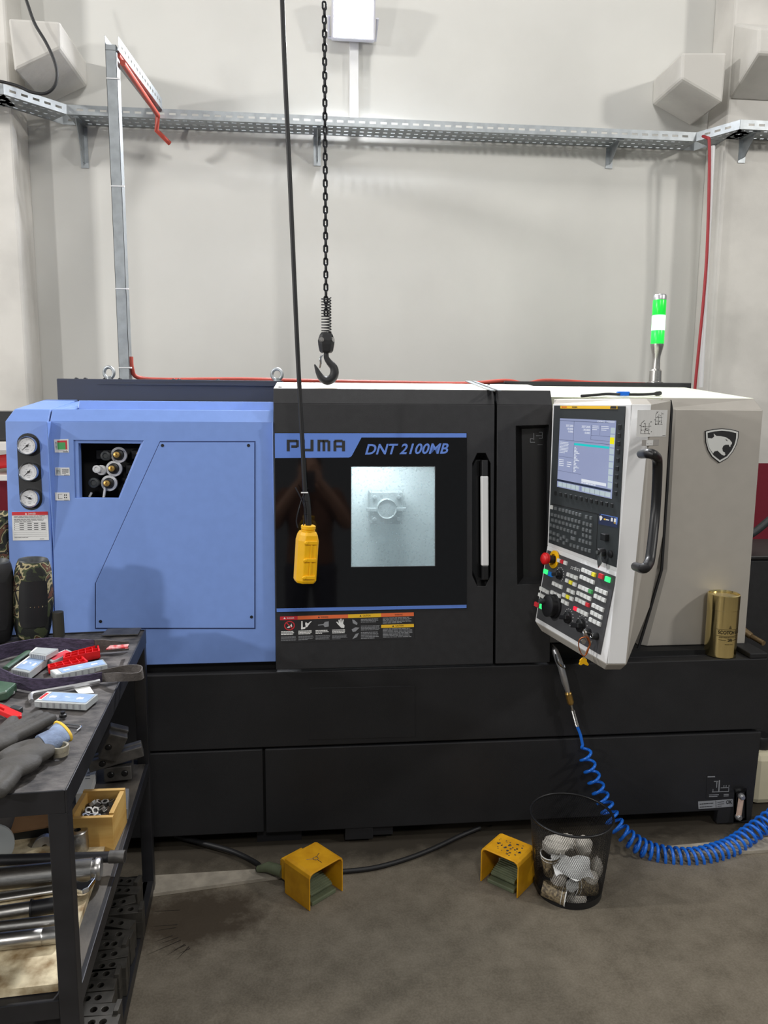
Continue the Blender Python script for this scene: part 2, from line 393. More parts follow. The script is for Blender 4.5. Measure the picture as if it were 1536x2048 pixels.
ZT = PY(740, 236, 1.30).z
path = [(-2.25, 1.095), (-1.30, 1.095), (-1.10, 1.30), (1.93, 1.30), (2.05, 1.115), (3.1, 1.115)]
back = [(-2.25, 1.235), (-1.34, 1.235), (-1.16, 1.435), (1.99, 1.435), (2.10, 1.235), (3.1, 1.235)]
tr = thing('cable_tray', 'long perforated galvanised cable tray running across the wall and round both pillars', 'cable tray')
HR = .042
for k in range(5):
    mb = MB(); p, q = path[k], path[k+1]; pb, qb = back[k], back[k+1]
    P, Q, PB, QB = V(p+(ZT-HR,)), V(q+(ZT-HR,)), V(pb+(ZT-HR,)), V(qb+(ZT-HR,))
    rail_strip(mb, P, Q, (0, 0, 1), HR)
    rail_strip(mb, PB, QB, (0, 0, 1), HR)
    mb.build('side_rails', M_GALV, tr)
    mb = MB(); inw = ((PB-P)+(QB-Q))/2; wd = .135
    dirn = (Q-P).normalized(); perp = V((-dirn.y, dirn.x, 0))
    rail_strip(mb, P, Q, perp, wd, slot=.02, gap=.018, rows=3, nrm=(0, 0, 1))
    mb.build('tray_floor', M_GALV, tr)
def tbracket(px, py, y0, y1, drop=.17):
    p = PY(px, py, y0)
    mb = MB(); mb.plate([(p.x, y0, ZT-HR), (p.x, y1, ZT-HR), (p.x, y1, ZT-HR-drop), (p.x, y1-.03, ZT-HR-drop)], (.004, 0, 0))
    mb.box((p.x-.016, y1-.004, ZT-HR-drop-.02), (p.x+.02, y1, ZT-HR)); mb.box((p.x-.016, y0, ZT-HR-.006), (p.x+.02, y1, ZT-HR-.001))
    mb.build('wall_bracket', M_GALV, tr)
tbracket(150, 250, 1.32, 1.449); tbracket(634, 256, 1.32, 1.449, .12); tbracket(1240, 285, 1.31, 1.449, .08); tbracket(1512, 275, 1.13, 1.249, .09)
# ------------------------------------------------------------------ galvanised cable duct post with its sloping arm
YD = .62
pA, pB = PY(203, 88, YD), PY(245, 752, YD); xa = (pA.x+pB.x)/2
dp = thing('cable_duct_post', 'tall galvanised duct post standing on the machine roof, arm running to the wall tray', 'cable duct', loc=(xa+.02, YD, 1.67))
zt = pA.z
mb = MB(); 
zq = PY(115, 757, .42).z
mb.box((xa, YD, zq), (xa+.040, YD+.0015, zt)); mb.box((xa, YD, zq), (xa+.0015, YD+.05, zt)); mb.box((xa+.0385, YD, zq), (xa+.040, YD+.05, zt))
mb.build('post_channel', M_GALV, dp)
for y in (157, 372, 577, 735):
    mb = MB(); z = PY(225, y, YD).z; mb.box((xa-.001, YD-.002, z-.002), (xa+.044, YD, z+.002)); mb.box((xa+.04, YD-.004, z-.003), (xa+.05, YD+.004, z+.003))
    mb.build('cable_tie', M_WHITE, dp)
E1 = V((-.70, 1.30, ZT-.005)); S1 = V((xa+.02, YD, zt-.02))
mb = MB(); t = (E1-S1).normalized(); sd = V((1, 0, 0)); up = sd.cross(t).normalized()
rail_strip(mb, S1+sd*.028, E1+sd*.028, (0, 0, 1), .05, slot=.022, gap=.02)
mb.plate([S1-sd*.02, S1+sd*.028, E1+sd*.028, E1-sd*.02], (0, 0, .0015))
mb.plate([S1-sd*.02, E1-sd*.02, E1-sd*.02+V((0, 0, .05)), S1-sd*.02+V((0, 0, .05))], (.0015, 0, 0))
mb.build('arm_channel', M_GALV, dp)
mb = MB(); mb.tube([S1+V((.035, .03, -.03)), E1+V((.012, -.02, -.03)), E1+V((.0, .0, -.09)), E1+V((.05, .05, -.13))], .011, 10)
mb.tube([S1+V((.022, .02, -.008)), E1+V((0, -.03, -.012))], .008, 8)
mb.build('red_cable', M_REDC, dp, smooth=50, label='red cables tied under the sloping arm')
# black loop of cable at the left, upper corner
mb = MB(); pts = [PY(x, y, 1.0) for x, y in ((40, -40), (56, 10), (70, 48), (92, 85), (108, 120), (114, 150), (108, 174), (90, 187), (62, 184), (30, 170), (-20, 160), (-60, 165))]
mb.tube(smoothpath(pts, 6), .0065, 8).build('looped_cable', M_RUB, smooth=60, label='black cable hanging in a loop over the cable tray at the left pillar', cat='cable')
# red cable down the right pillar
mb = MB(); mb.tube(smoothpath([PY(1385, 272, 1.40), PY(1412, 275, 1.24), PY(1419, 300, 1.215), PY(1415, 480, 1.215), PY(1407, 600, 1.215), PY(1390, 775, 1.215), PY(1380, 900, 1.215)], 6), .0075, 8)
mb.build('red_cable', M_DRED, smooth=60, label='thin red cable running down beside the white conduit on the right pillar', cat='cable')
# floodlight
fl = thing('floodlight', 'square white floodlight switched on above the white wall trunking', 'floodlight', loc=(.22, 1.4, 3.41))
c = PY(707, 30, 1.33)
Mx = Matrix.Translation(c) @ Matrix.Rotation(math.radians(14), 4, 'X')
mb = MB(); mb.obox((0, .03, 0), (.205, .05, .20), Mx); mb.obox((0, .004, .095), (.205, .012, .012), Mx); mb.obox((0, .004, -.095), (.205, .012, .012), Mx); mb.obox((.097, .004, 0), (.012, .012, .20), Mx); mb.obox((-.097, .004, 0), (.012, .012, .20), Mx)
mb.build('housing', mat('glare_pale_housing', (206, 206, 216), .5, var=.02), fl, bevel=.004)  # housing colour paled to stand in for the lamp's glare
mb = MB(); mb.obox((0, .002, .0), (.16, .004, .15), Mx)
mb.build('lamp_glass', mat('lamp_glow', (255, 255, 255), .3, emit=(236, 238, 255), es=30), fl)
mb = MB(); mb.tube([c+V((-.115, .02, 0)), c+V((-.115, .1, -.06)), c+V((.115, .1, -.06)), c+V((.115, .02, 0))], .008, 6); mb.build('bracket', MATS['glare_pale_housing'], fl)
l = bpy.data.lights.new('floodlight_lamp', 'AREA'); l.energy = 120; l.size = .15; l.color = (.93, .95, 1); l.spread = math.radians(165)
lo = bpy.data.objects.new('floodlight_lamp', l); COL.objects.link(lo); lo.location = c+V((0, -.012, -.004)); lo.rotation_euler = (math.radians(-62), 0, 0)

# ------------------------------------------------------------------ the lathe
LEAN = math.radians(5.2); NF = V((0, -math.cos(LEAN), math.sin(LEAN))); BF = -NF           # fronts lean back a little
DO, BO, GO = V((0, -.012, .66)), V((0, .012, .66)), V((0, .112, .66)); NG = V((0, -1, 0))
def D(x, y, o=0): return PP(x, y, DO+NF*o, NF)            # on the door plane
def B(x, y, o=0): return PP(x, y, BO+NF*o, NF)            # on the blue front
def G(x, y, o=0): return PP(x, y, GO+NG*o, NG)            # on the grey front
lathe = thing('cnc_lathe', 'large blue, black and grey CNC lathe with sliding door, standing against the wall', 'machine tool', loc=(.35, .6, 0))
# base
XL, XR = -.93, 1.67
mb = MB(); mb.box((XL, .0, .378), (XR, .05, .652)); mb.box((XL, .05, .640), (XR, 1.1, .652)); mb.build('base_panel', M_BASE, lathe, bevel=.004)
mb = MB(); mb.box((XL, .0, .06), (-.172, .03, .372)); mb.build('lower_panel', M_BASE, lathe, bevel=.004)
a = PY(1436, 1625, 0).x
mb = MB(); mb.plate([(-.164, 0, .056), (a, 0, .058), (a, 0, .004), (XR-.012, 0, .004), (XR, 0, .366), (-.164, 0, .372)], (0, .03, 0)); mb.build('lower_panel', M_BASE, lathe, bevel=.004)
mb = MB(); mb.box((XL+.02, .03, .05), (XR-.02, 1.1, .64)); mb.build('inner_frame', M_DARK, lathe)
mb = MB(); mb.box((-.60, .12, 0.0), (-.45, .3, .06)); mb.box((-.20, .04, .0), (-.04, .2, .06)); mb.box((.12, .015, .02), (.29, .12, .06)); mb.box((.55, .1, .0), (.7, .3, .06)); mb.box((1.1, .1, 0), (1.3, .3, .06)); mb.build('levelling_foot', M_BASE, lathe, kind='stuff')
m = MB(); m.box((PY(690, 1662, .01).x, .004, .012), (PY(746, 1662, .01).x, .02, .056)); m.build('bracket', M_BASE, lathe, bevel=.002)
# inset line of a cover on the upper base panel
p = [PY(620, 1376, -.001), PY(830, 1372, -.001), PY(830, 1474, -.001), PY(617, 1480, -.001)]
mb = MB(); mb.plate(p, (0, .003, 0)); mb.build('base_cover', M_BASE, lathe, bevel=.001)
# drip tray rim at the right end
mb = MB(); mb.box((1.60, .0, .652), (XR, .40, .672)); mb.box((1.56, .32, .652), (1.64, .42, .70)); mb.build('tray_rim', M_BASE, lathe, bevel=.004)

# blue headstock cabinet ------------------------------------------------
ROOF = math.tan(math.radians(5.5))
def cabinet(name, x0, x1, pf, y_top, y_ch, zb, yb, mtl, set_=.035, holes=(), par=lathe, side=0.):
    """leaning front, chamfered top edge, rising roof; returns the part. side = chamfer at left edge"""
    zc = pf(400 if x0 < 0 else 800, y_ch).z; fy = lambda z: pf.O.y+math.tan(LEAN)*(z-.66)
    ztp = zc+set_*1.15
    prof = [V((0, fy(zb), zb)), V((0, fy(zc), zc)), V((0, fy(zc)+set_, ztp)), V((0, yb, ztp+(yb-fy(zc)-set_)*ROOF)), V((0, yb, zb))]
    mb = MB(); mb.plate([p+V((x0, 0, 0)) for p in prof], (x1-x0, 0, 0))
    return mb, fy, zc, ztp
def pfn(O):
    f = lambda x, y, o=0: PP(x, y, O+NF*o, NF); f.O = O; return f
PD, PB = pfn(DO), pfn(BO)
ZB = B(295, 1330).z
xg = B(105, 1040).x                                            # joint between gauge column and main cabinet
mb, fyB, zcB, ztB = cabinet('gauge_column', 0, 0, PB, 820, 846, ZB, .40, M_BLUE)
mb.bm.free()
xl = B(14, 1000).x
def blue_prof(x0, x1, cut=0):
    zb, zc = ZB, zcB
    return [V((0, fyB(zb), zb)), V((0, fyB(zc), zc)), V((0, fyB(zc)+.03, ztB)), V((0, .42, ztB+.34*ROOF)), V((0, .42, zb))]
mb = MB()                                                      # left column with chamfered left top
P0 = blue_prof(0, 0)
R0 = [p+V((xg-.004, 0, 0)) for p in P0]
R1 = [p+V((xl+.022 if k in (2, 3) else xl, 0, 0)) for k, p in enumerate(P0)]
mb.loft([R1, R0]); col = mb.build('gauge_column', M_BLUE, lathe, bevel=.004)
# recessed black stadium with three gauges
gc = [B(57, 892), B(60, 944), B(62, 996)]
gw = .036
ux = V((1, 0, 0)); uz = (gc[0]-gc[2]).normalized()
st = arc(gc[0]+uz*.006, ux, uz, gw, 0, 180, 12)+arc(gc[2]-uz*.004, ux, uz, gw, 180, 360, 12)
mb = MB(); mb.plate([p+NF*.0015 for p in st], BF*.004); pan = mb.build('gauge_panel', M_PLAS, lathe)
for k, c in enumerate(gc):
    Mg = frame(c+NF*.002, ux, NF)
    mb = MB(); mb.lathe([(.0, 0), (.0305, 0), (.0315, .012), (.029, .016), (.0265, .014), (.0265, .010)], Mg, 28); g = mb.build('pressure_gauge', M_CHROME, lathe, smooth=40)
    mb = MB(); mb.m(0).lathe([(.0265, .011), (.0, .011)], Mg, 28); 
    for t in range(25):
        a = math.radians(225-270*t/24); r0 = .0205 if t % 4 else .018
        c_, s_ = math.cos(a), math.sin(a); q = lambda r, w: Mg @ V((c_*r-s_*w, s_*r+c_*w, .0114))
        mb.m(1).quad(q(r0, -.0003), q(.0225, -.0003), q(.0225, .0003), q(r0, .0003))
    for (u, v, ww) in ((0, -.012, .012), (0, -.017, .008), (-.006, .008, .005), (.006, .008, .005), (-.01, .0, .004), (.01, 0, .004)):
        mb.m(2).quad(*[Mg @ V((u+a*ww/2, v+b*.0008, .0114)) for a, b in ((-1, -1), (1, -1), (1, 1), (-1, 1))])
    mb.build('dial', [mat('dial_face', (214, 214, 216), .5, var=.02), M_PRK, M_PRG], g, norm=False)
    a = math.radians((222, 222, 155)[k]); c_, s_ = math.cos(a), math.sin(a); q = lambda r, w: Mg @ V((c_*r-s_*w, s_*r+c_*w, .0122))
    mb = MB(); mb.plate([q(-.007, -.002), q(.020, -.0005), q(.020, .0005), q(-.007, .002)], NF*.0006); mb.cyl(Mg @ V((0, 0, .011)), Mg @ V((0, 0, .014)), .0035, n=12); mb.build('needle', M_PRK, g)
lb = Label(B(26, 1081, .0005), B(98, 1080, .0005), B(96, 1023, .0005), B(24, 1024, .0005))
lb.rect(1, 0, .88, 1, 1).txt(2, 'DANGER', .45, .905, .66, .965).poly(2, [(.36, .905), (.42, .905), (.39, .97)])
lb.lines(3, .05, .80, .95, .87, 2, .35, 3).lines(3, .05, .64, .90, .76, 3, .35, 4)
for v in (.79, .75, .63, .56, .49, .42, .35, .28, .21, .14): lb.rect(3, .04, v, .96, v+.005)
for v in (.57, .50, .43, .36):
    for u in (.05, .2, .42, .6, .8): lb.rect(3, u, v+.015, u+(.02 if u < .1 else .12), v+.035)
lb.lines(3, .05, .08, .6, .12, 1, .4, 5).lines(3, .75, .03, .95, .06, 1, .5, 6).done('danger_label', [M_PAPER, M_RPR, M_WPRINT, M_PRK], lathe)

# main blue cabinet, its front pierced by the trapezoid window
xr = D(548, 1000).x
fr = [(0, 0)]
fp = [V((xg, fyB(ZB), ZB)), V((xr, fyB(ZB), ZB)), V((xr, fyB(zcB), zcB)), V((xg, fyB(zcB), zcB))]
hole = [B(147, 880), B(287, 881), B(238, 997), B(150, 996)]
mb = MB(); mb.plate(fp, BF*.006, [hole])
mb.plate([fp[3], fp[2], fp[2]+V((0, .03, ztB-zcB)), fp[3]+V((0, .03, ztB-zcB))], BF*.004)                 # chamfer
yF = fyB(zcB)+.03
lip = -.80
def roofz(y, d=0): return ztB+(y-yF)*ROOF-d
mb.plate([(xg, yF, ztB), (xg, .42, roofz(.42)), (lip-.03, .42, roofz(.42)), (lip-.03, yF, ztB)], (0, 0, -.004))
mb.plate([(lip-.03, yF, ztB), (lip-.03, .42, roofz(.42)), (lip, .42, roofz(.42, .012)), (lip, yF, ztB-.002)], (0, 0, -.004))
mb.plate([(lip, yF, ztB-.0005), (lip, .22, roofz(.22, .012)), (xr, .22, roofz(.22, .012)), (xr, yF, ztB-.0005)], (0, 0, -.004))
mb.box((xg, .05, ZB), (xg+.004, .42, zcB)); mb.box((xr-.004, .06, ZB), (xr, .42, zcB))
mb.plate([(lip, .22, roofz(.22, .014)), (xr, .22, roofz(.22, .014)), (xr, .235, roofz(.42)+.0), (lip, .235, roofz(.42)+.0)], (0, .18, 0))
cabm = mb.build('headstock_cabinet', M_BLUE, lathe, bevel=.002)
hb = [hole[0]+NF*-.05+V((.012, 0, -.008)), hole[1]+NF*-.05+V((-.008, 0, -.008)), hole[2]+NF*-.05+V((-.004, 0, .0)), hole[3]+NF*-.05+V((.012, 0, .02))]
mb = MB()                                                      # folded rim of the opening
h2 = [hole[0]+V((.014, 0, -.012)), hole[1]+V((-.012, 0, -.012)), hole[2], hole[3]+V((.014, 0, .014))]
mb.plate([q+BF*.006 for q in hole], BF*.03, [[q+BF*.006 for q in [hole[0]+V((.013, 0, -.010)), hole[1]+V((-.010, 0, -.010)), hole[2]+V((-.003, 0, .002)), hole[3]+V((.013, 0, .002))]]]); mb.build('window_rim', M_BLUE, cabm)
mb = MB(); mb.box((hole[0].x-.05, fyB(1.35)+.13, hole[2].z-.05), (hole[1].x+.05, fyB(1.35)+.14, hole[0].z+.05)); mb.build('valve_bay', M_DARK, cabm)
for k, (x, y) in enumerate(((228, 909), (218, 937), (208, 967))):
    Mg = frame(B(x, y)+BF*.075, ux, NF)
    mb = MB(); mb.m(0).lathe([(0, 0), (.027, 0), (.027, .012), (.019, .015), (.0185, .012)], Mg, 24).m(1).lathe([(.0185, .006), (.0175, .024), (.012, .026), (0, .026)], Mg, 20).m(2).lathe([(.0105, .024), (.010, .044), (.004, .045), (.003, .040), (0, .040)], Mg, 16)
    mb.build('regulator_knob', [M_WHITE, M_PLAS, M_BRASS], cabm, smooth=40)
mb = MB(); 
for x, y, r, mi in ((192, 940, .017, 0), (186, 938, .013, 0), (204, 911, .016, 1), (180, 966, .017, 1)):
    Mg = frame(B(x, y)+BF*(.08 if x == 192 else .06), ux, NF); mb.m(mi).lathe([(0, 0), (r, 0), (r, .02), (r*.6, .022), (r*.5, .018), (0, .018)], Mg, 18)
mb.build('valve_cap', [M_WHITE, M_PLAS2], cabm, smooth=40)
for x, y, w_, h_ in ((195, 907, .055, .032), (262, 907, .035, .03), (252, 938, .04, .03), (250, 966, .04, .028), (200, 940, .05, .03)): mb = MB(); mb.obox(B(x, y)+BF*.1, (w_, .04, h_), Matrix()); mb.build('valve_block', M_PLAS, cabm, bevel=.002)
for x, y in ((266, 906), (246, 960)): mb = MB(); mb.ball(B(x, y)+BF*.07, .0035, 6); mb.build('pilot_lamp', mat('amber_lamp', (255, 200, 90), .4, emit=(255, 200, 90), es=2.5), cabm, smooth=60)
mb = MB(); mb.tube([B(168, 995)+BF*.06, B(173, 986)+BF*.06], .004, 8); mb.tube([B(199, 998)+BF*.05, B(201, 974)+BF*.06], .0045, 8); mb.build('air_pipe', M_WHITE, cabm, smooth=50)
# service panel outlined by a joint, with four screws
sp = [B(320, 882), B(511, 882), B(511, 1258), B(190, 1258), B(190, 1167)]
cen = sum(sp, V())/5
mb = MB(); mb.plate([q+NF*.0004 for q in sp], BF*.002, [[cen+(q-cen)*.988+NF*.0004 for q in sp]]); mb.build('panel_joint', mat('joint_shadow_gap', (38, 56, 104), .7, var=.02), lathe)
mb = MB(); mb.plate([cen+(q-cen)*.986+NF*.0025 for q in sp], BF*.002); spn = mb.build('service_panel', M_BLUE, lathe, bevel=.0008)
for x, y in ((325, 891), (497, 891), (201, 1243), (503, 1234)):
    mb = MB(); mb.lathe([(0, .001), (.005, .001), (.0055, 0)], frame(B(x, y, .0025), ux, NF), 14); mb.build('screw', M_PLAS, spn)
lb = Label(B(110, 905, .0005), B(138, 905, .0005), B(137, 878, .0005), B(108, 879, .0005))
lb.rect(1, .22, .22, .9, .9).rect(2, .22, .22, .78, .76, .0006)
for k in range(6): lb.rect(3, .08, .26+.1*k, .17, .3+.1*k); lb.rect(3, .3+.1*k, .1, .34+.1*k, .16)
lb.rect(3, .6, .03, .95, .07).done('pressure_chart_label', [M_PAPER, M_RPR, M_GPR, M_PRK], cabm)
for (y0, y1, sd) in ((935, 951, 1), (985, 1001, 2)):
    lb = Label(B(111, y1, .0005), B(140, y1, .0005), B(139, y0, .0005), B(110, y0, .0005))
    if sd == 1: lb.rect(2, .05, .1, .38, .9).lines(1, .1, .25, .35, .65, 3, .5, 2).lines(1, .48, .2, .95, .85, 5, .4, 3)
    else:
        lb.rect(1, .2, .75, .5, .79).rect(1, .2, .2, .5, .24).rect(1, .2, .2, .23, .78)
        for u in (.62, .74):
            for v in (.3, .6): lb.rect(1, u, v, u+.07, v+.16)
    lb.rect(1, .6, .04, .95, .09).done('small_label', [M_PAPER, M_PRK, M_CLEAR], cabm)
# dark shadow gap block under the blue cabinet, rear hood, roof bolts
mb = MB(); mb.box((xl+.02, .04, .652), (xr, .42, ZB+.002)); mb.box((xr, .06, .652), (1.55, 1.1, .67)); mb.build('shadow_gap_block', M_DARK, lathe)
p0, p1 = PY(115, 797, .42), PY(552, 760, .42)
zr0 = p0.z; zr1 = PY(115, 757, .42).z
mb = MB(); mb.box((p0.x, .42, zr0-.2), (xr+.02, 1.1, zr1)); mb.build('rear_hood', M_NAVY, lathe, bevel=.003)
a = PY(195, 767, .418); b_ = PY(552, 772, .418)
mb = MB(); mb.plate([a, PY(552, 764, .41), PY(552, 772, .41), a+V((0, 0, -.003))], (0, .012, 0)); mb.build('hood_fold', M_NAVY, lathe)
mb = MB()
for x in (153, 171, 210, 240, 347, 358, 436): q = PY(x, 757, .46); mb.ball((q.x, .46, zr1+.001), (.008, .008, .005), 5)
mb.build('roof_bolt', M_PLAS, lathe, smooth=60, kind='stuff')
mb = MB(); mb.ball(B(431, 804)+V((0, .18, -.003)), .006, 6); mb.build('chrome_bolt', M_CHROME, lathe, smooth=60)
for x, y in ((218, 747), (554, 752)):
    q = PY(x, y, .5)
    mb = MB(); mb.torus(frame(V((q.x, .5, zr1+.026)), (1, 0, 0), (.35, 1, 0)), .021, .0065, 22, 8); mb.cyl((q.x, .5, zr1), (q.x, .5, zr1+.012), .014, n=14); mb.build('lifting_eye', M_GALV, lathe, smooth=50)

# black door section ----------------------------------------------------
ZD0 = .664
zcD = D(770, 808).z; ztD = D(770, 780).z+.004
fyD = lambda z: DO.y+math.tan(LEAN)*(z-.66)
xs, xh = D(991, 1000).x, D(1103, 1000).x
XDL = xr+.001
def door_prof(dep=.40):
    return [V((0, fyD(ZD0), ZD0)), V((0, fyD(zcD), zcD)), V((0, fyD(zcD)+.028, ztD)), V((0, .38, ztD+(.38-fyD(zcD)-.028)*ROOF)), V((0, .38, ztD-.06)), V((0, fyD(zcD)+.05, zcD-.02)), V((0, fyD(ZD0)+.03, ZD0))]
pane_q = [D(702, 1134), D(870, 1132), D(870, 933), D(702, 933)]
def shell(x0, x1, holes, name):
    mb = MB()
    mb.m(0).plate([(x0, fyD(ZD0), ZD0), (x1, fyD(ZD0), ZD0), (x1, fyD(zcD), zcD), (x0, fyD(zcD), zcD)], BF*.02, holes)
    mb.plate([(x0, fyD(zcD), zcD), (x1, fyD(zcD), zcD), (x1, fyD(zcD)+.028, ztD), (x0, fyD(zcD)+.028, ztD)], (0, .02, -.01))
    yb = .38; zb = ztD+(yb-fyD(zcD)-.028)*ROOF
    mb.m(1).plate([(x0, fyD(zcD)+.028, ztD), (x1, fyD(zcD)+.028, ztD), (x1, yb, zb), (x0, yb, zb)], (0, 0, -.01))
    mb.m(0).plate([(x0, fyD(ZD0)+.02, ZD0), (x0, fyD(zcD)+.02, zcD), (x0, fyD(zcD)+.03, ztD-.005), (x0, yb, zb-.005), (x0, yb, ZD0)], (.004, 0, 0))
    mb.plate([(x1-.004, fyD(ZD0)+.02, ZD0), (x1-.004, fyD(zcD)+.02, zcD), (x1-.004, fyD(zcD)+.03, ztD-.005), (x1-.004, yb, zb-.005), (x1-.004, yb, ZD0)], (.004, 0, 0))
    return mb.build(name, [M_BLK, M_CREAM], lathe, bevel=.002)
xin = xs-.005
# handle pocket outline on the door
def stad(cx, cy, hw, hh, pl, o=0, cut=.45, n=8):
    return [pl(cx+hw*a, cy+hh*b, o) for a, b in ((-1, -1+cut*.35), (-cut, -1), (cut, -1), (1, -1+cut*.35), (1, 1-cut*.35), (cut, 1), (-cut, 1), (-1, 1-cut*.35))]
pocket = stad(963, 1039, 18, 133, D)
gp = [D(553.5, 1224.5), D(933, 1216.5), D(933.5, 866), D(549.5, 866)]
door = shell(XDL, xin, [pocket, pane_q], 'sliding_door')
mb = MB(); 
q = [a+BF*.02 for a in pocket]; ins = [a+(sum(pocket, V())/8-a)*.16+BF*.035 for a in pocket]
mb.loft([pocket, [a+(sum(pocket, V())/8-a)*.10+BF*.03 for a in pocket]], caps=False); mb.flat([a+(sum(pocket, V())/8-a)*.10+BF*.03 for a in pocket])
mb.build('handle_pocket', mat('pocket_gloss_plastic', (14, 14, 15), .25, var=.05), door)
Mh = frame(D(970, 1040, .006), V((1, 0, 0)), NF)
h0 = D(970, 952, .010); h1 = D(971, 1132, .010); hw = .0125
mb = MB(); mb.plate([h0+V((-hw, 0, 0)), h0+V((hw, 0, 0)), h1+V((hw, 0, 0)), h1+V((-hw, 0, 0))], BF*.022); mb.build('handle_grip', M_WHITE, door, bevel=.004)
e0, e1 = D(970, 920, .008), D(971, 1160, .008)
mb = MB(); mb.plate([e0+V((-hw*.9, 0, 0)), e0+V((hw*.9, 0, 0)), h0+V((hw*.9, 0, 0)), h0+V((-hw*.9, 0, 0))], BF*.03); mb.plate([h1+V((-hw*.9, 0, 0)), h1+V((hw*.9, 0, 0)), e1+V((hw*.9, 0, 0)), e1+V((-hw*.9, 0, 0))], BF*.03); mb.build('handle_mount', M_PLAS, door, bevel=.003)
# glossy panel with blue banner
mb = MB(); mb.plate([a+NF*.003 for a in gp], BF*.003, [[a+NF*.003 for a in pane_q]]); mb.build('glass_panel', M_GLOSS, door)
mb = MB()
bl = lambda pts, o=.0036: mb.flat([D(x, y, o) for x, y in pts])
bl([(549.5, 866.5), (933, 866.5), (933, 875), (723, 875), (704, 911), (701, 914), (697, 915), (550, 916)])
mb.build('blue_banner', M_BPR, door, norm=False)
mb = MB()
bl([(553, 1217), (933, 1209.5), (933, 1216), (553.5, 1224)])
mb.build('blue_stripe', M_BPR, door, norm=False)
mb = MB()                                                      # PUMA in block letters
def letter(x0, strokes):
    for (ax, ay, bx, by) in strokes: mb.quad(*[D(x0+u, 902.6-v*23.2-.0*u, .0042) for u, v in ((ax, ay), (bx, ay), (bx, by), (ax, by))])
letter(573.5, [(0, 0, 6, 1), (6, .78, 21, 1), (19, .36, 24, .96), (9, .30, 21, .52)])
letter(604, [(0, .1, 5.5, 1), (2, 0, 18, .22), (17, 0, 23, 1)])
letter(635, [(0, 0, 5.5, 1), (3, .78, 22, 1), (10, 0, 15.5, .95), (20, 0, 25.5, .92)])
letter(667, [(0, 0, 5.5, .9), (2, .78, 18, 1), (17, 0, 23, .92), (5, .32, 17, .5)])
mb.build('maker_lettering', M_PRK, door, norm=False)
mb = MB(); o = D(730, 909.5, .0036); o2 = D(897, 907.5, .0036); up = D(730, 888, .0036)-o
mb.text('DNT 2100MB', o, o2-o, up, (o2-o).length, up.length, shear=.28, bold=.022, off=.0008); mb.build('model_lettering', M_BPR, door, norm=False)
# window: pane and the lit chamber behind
pc = sum(pane_q, V())/4
def glassmat():
    m = bpy.data.materials.new('hazy_window'); m.use_nodes = True; nt = m.node_tree; L = nt.links.new; b = nt.nodes['Principled BSDF']; out = nt.nodes['Material Output']
    b.inputs['Base Color'].default_value = lin((186, 200, 206))+(1,); b.inputs['Roughness'].default_value = .16
    t = nt.nodes.new('ShaderNodeBsdfTransparent'); t.inputs[0].default_value = (.93, .96, .97, 1)
    tc = nt.nodes.new('ShaderNodeTexCoord'); n = nt.nodes.new('ShaderNodeTexNoise'); n.inputs['Scale'].default_value = 130; n.inputs['Detail'].default_value = 6; L(tc.outputs['Object'], n.inputs['Vector'])
    r = nt.nodes.new('ShaderNodeValToRGB'); L(n.outputs[0], r.inputs[0]); e = r.color_ramp.elements; e[0].position = .60; e[1].position = .74; e[0].color = (.34, .30, .30, 1); e[1].color = (.72, .72, .72, 1)
    mx = nt.nodes.new('ShaderNodeMixShader'); L(r.outputs[0], mx.inputs[0]); L(t.outputs[0], mx.inputs[1]); L(b.outputs[0], mx.inputs[2]); L(mx.outputs[0], out.inputs[0])
    return m
ins = [pc+(q-pc)*.992 for q in pane_q]
mb = MB(); mb.plate([q+NF*.0005 for q in ins], BF*.006); mb.build('window_pane', glassmat(), door)
mb = MB(); mb.plate([q+NF*.0034 for q in pane_q], BF*.0034, [[q+NF*.0034 for q in ins]]); mb.build('window_seal', mat('grey_seal', (120, 126, 130), .4, var=.05), door)
M_CH = mat('chamber_wall', (176, 184, 186), .5, var=.06)
mb = MB(); yb = .36
ch = [V((pane_q[0].x-.12, 0, pane_q[0].z-.08)), V((pane_q[1].x+.12, 0, pane_q[1].z-.08)), V((pane_q[1].x+.12, 0, pane_q[2].z+.08)), V((pane_q[0].x-.12, 0, pane_q[2].z+.08))]
mb.loft([[q+V((0, .075, 0)) for q in ch], [q+V((0, yb, 0)) for q in ch]], caps=False); mb.quad(*[q+V((0, yb, 0)) for q in ch]); mb.build('work_chamber', M_CH, lathe)
cc = V((D(773, 1018).x*1.09, .3, D(773, 1018).z-.03))
mb = MB(); mb.box((cc.x-.062, .27, cc.z-.06), (cc.x+.062, .355, cc.z+.06)); 
for dx in (-.045, .045):
    for dz in (-.042, .042): mb.cyl((cc.x+dx, .262, cc.z+dz), (cc.x+dx, .27, cc.z+dz), .008, n=12)
mb.lathe([(.0, .02), (.033, .02), (.036, .026), (.038, .0)], frame(V((cc.x, .27, cc.z)), (1, 0, 0), (0, -1, 0)), 24)
mb.box((cc.x-.075, .262, cc.z-.012), (cc.x+.075, .28, cc.z+.002)); mb.build('chuck', mat('chuck_grey', (132, 140, 142), .5, var=.05), lathe, bevel=.002)
wl = bpy.data.lights.new('work_lamp', 'AREA'); wl.shape = 'RECTANGLE'; wl.energy = 4.8; wl.size = .26; wl.size_y = .08; wl.color = (.95, 1, 1)
wo = bpy.data.objects.new('work_lamp', wl); COL.objects.link(wo); wo.location = ((pane_q[0].x+pane_q[1].x)/2-.06, .19, pane_q[2].z+.07)
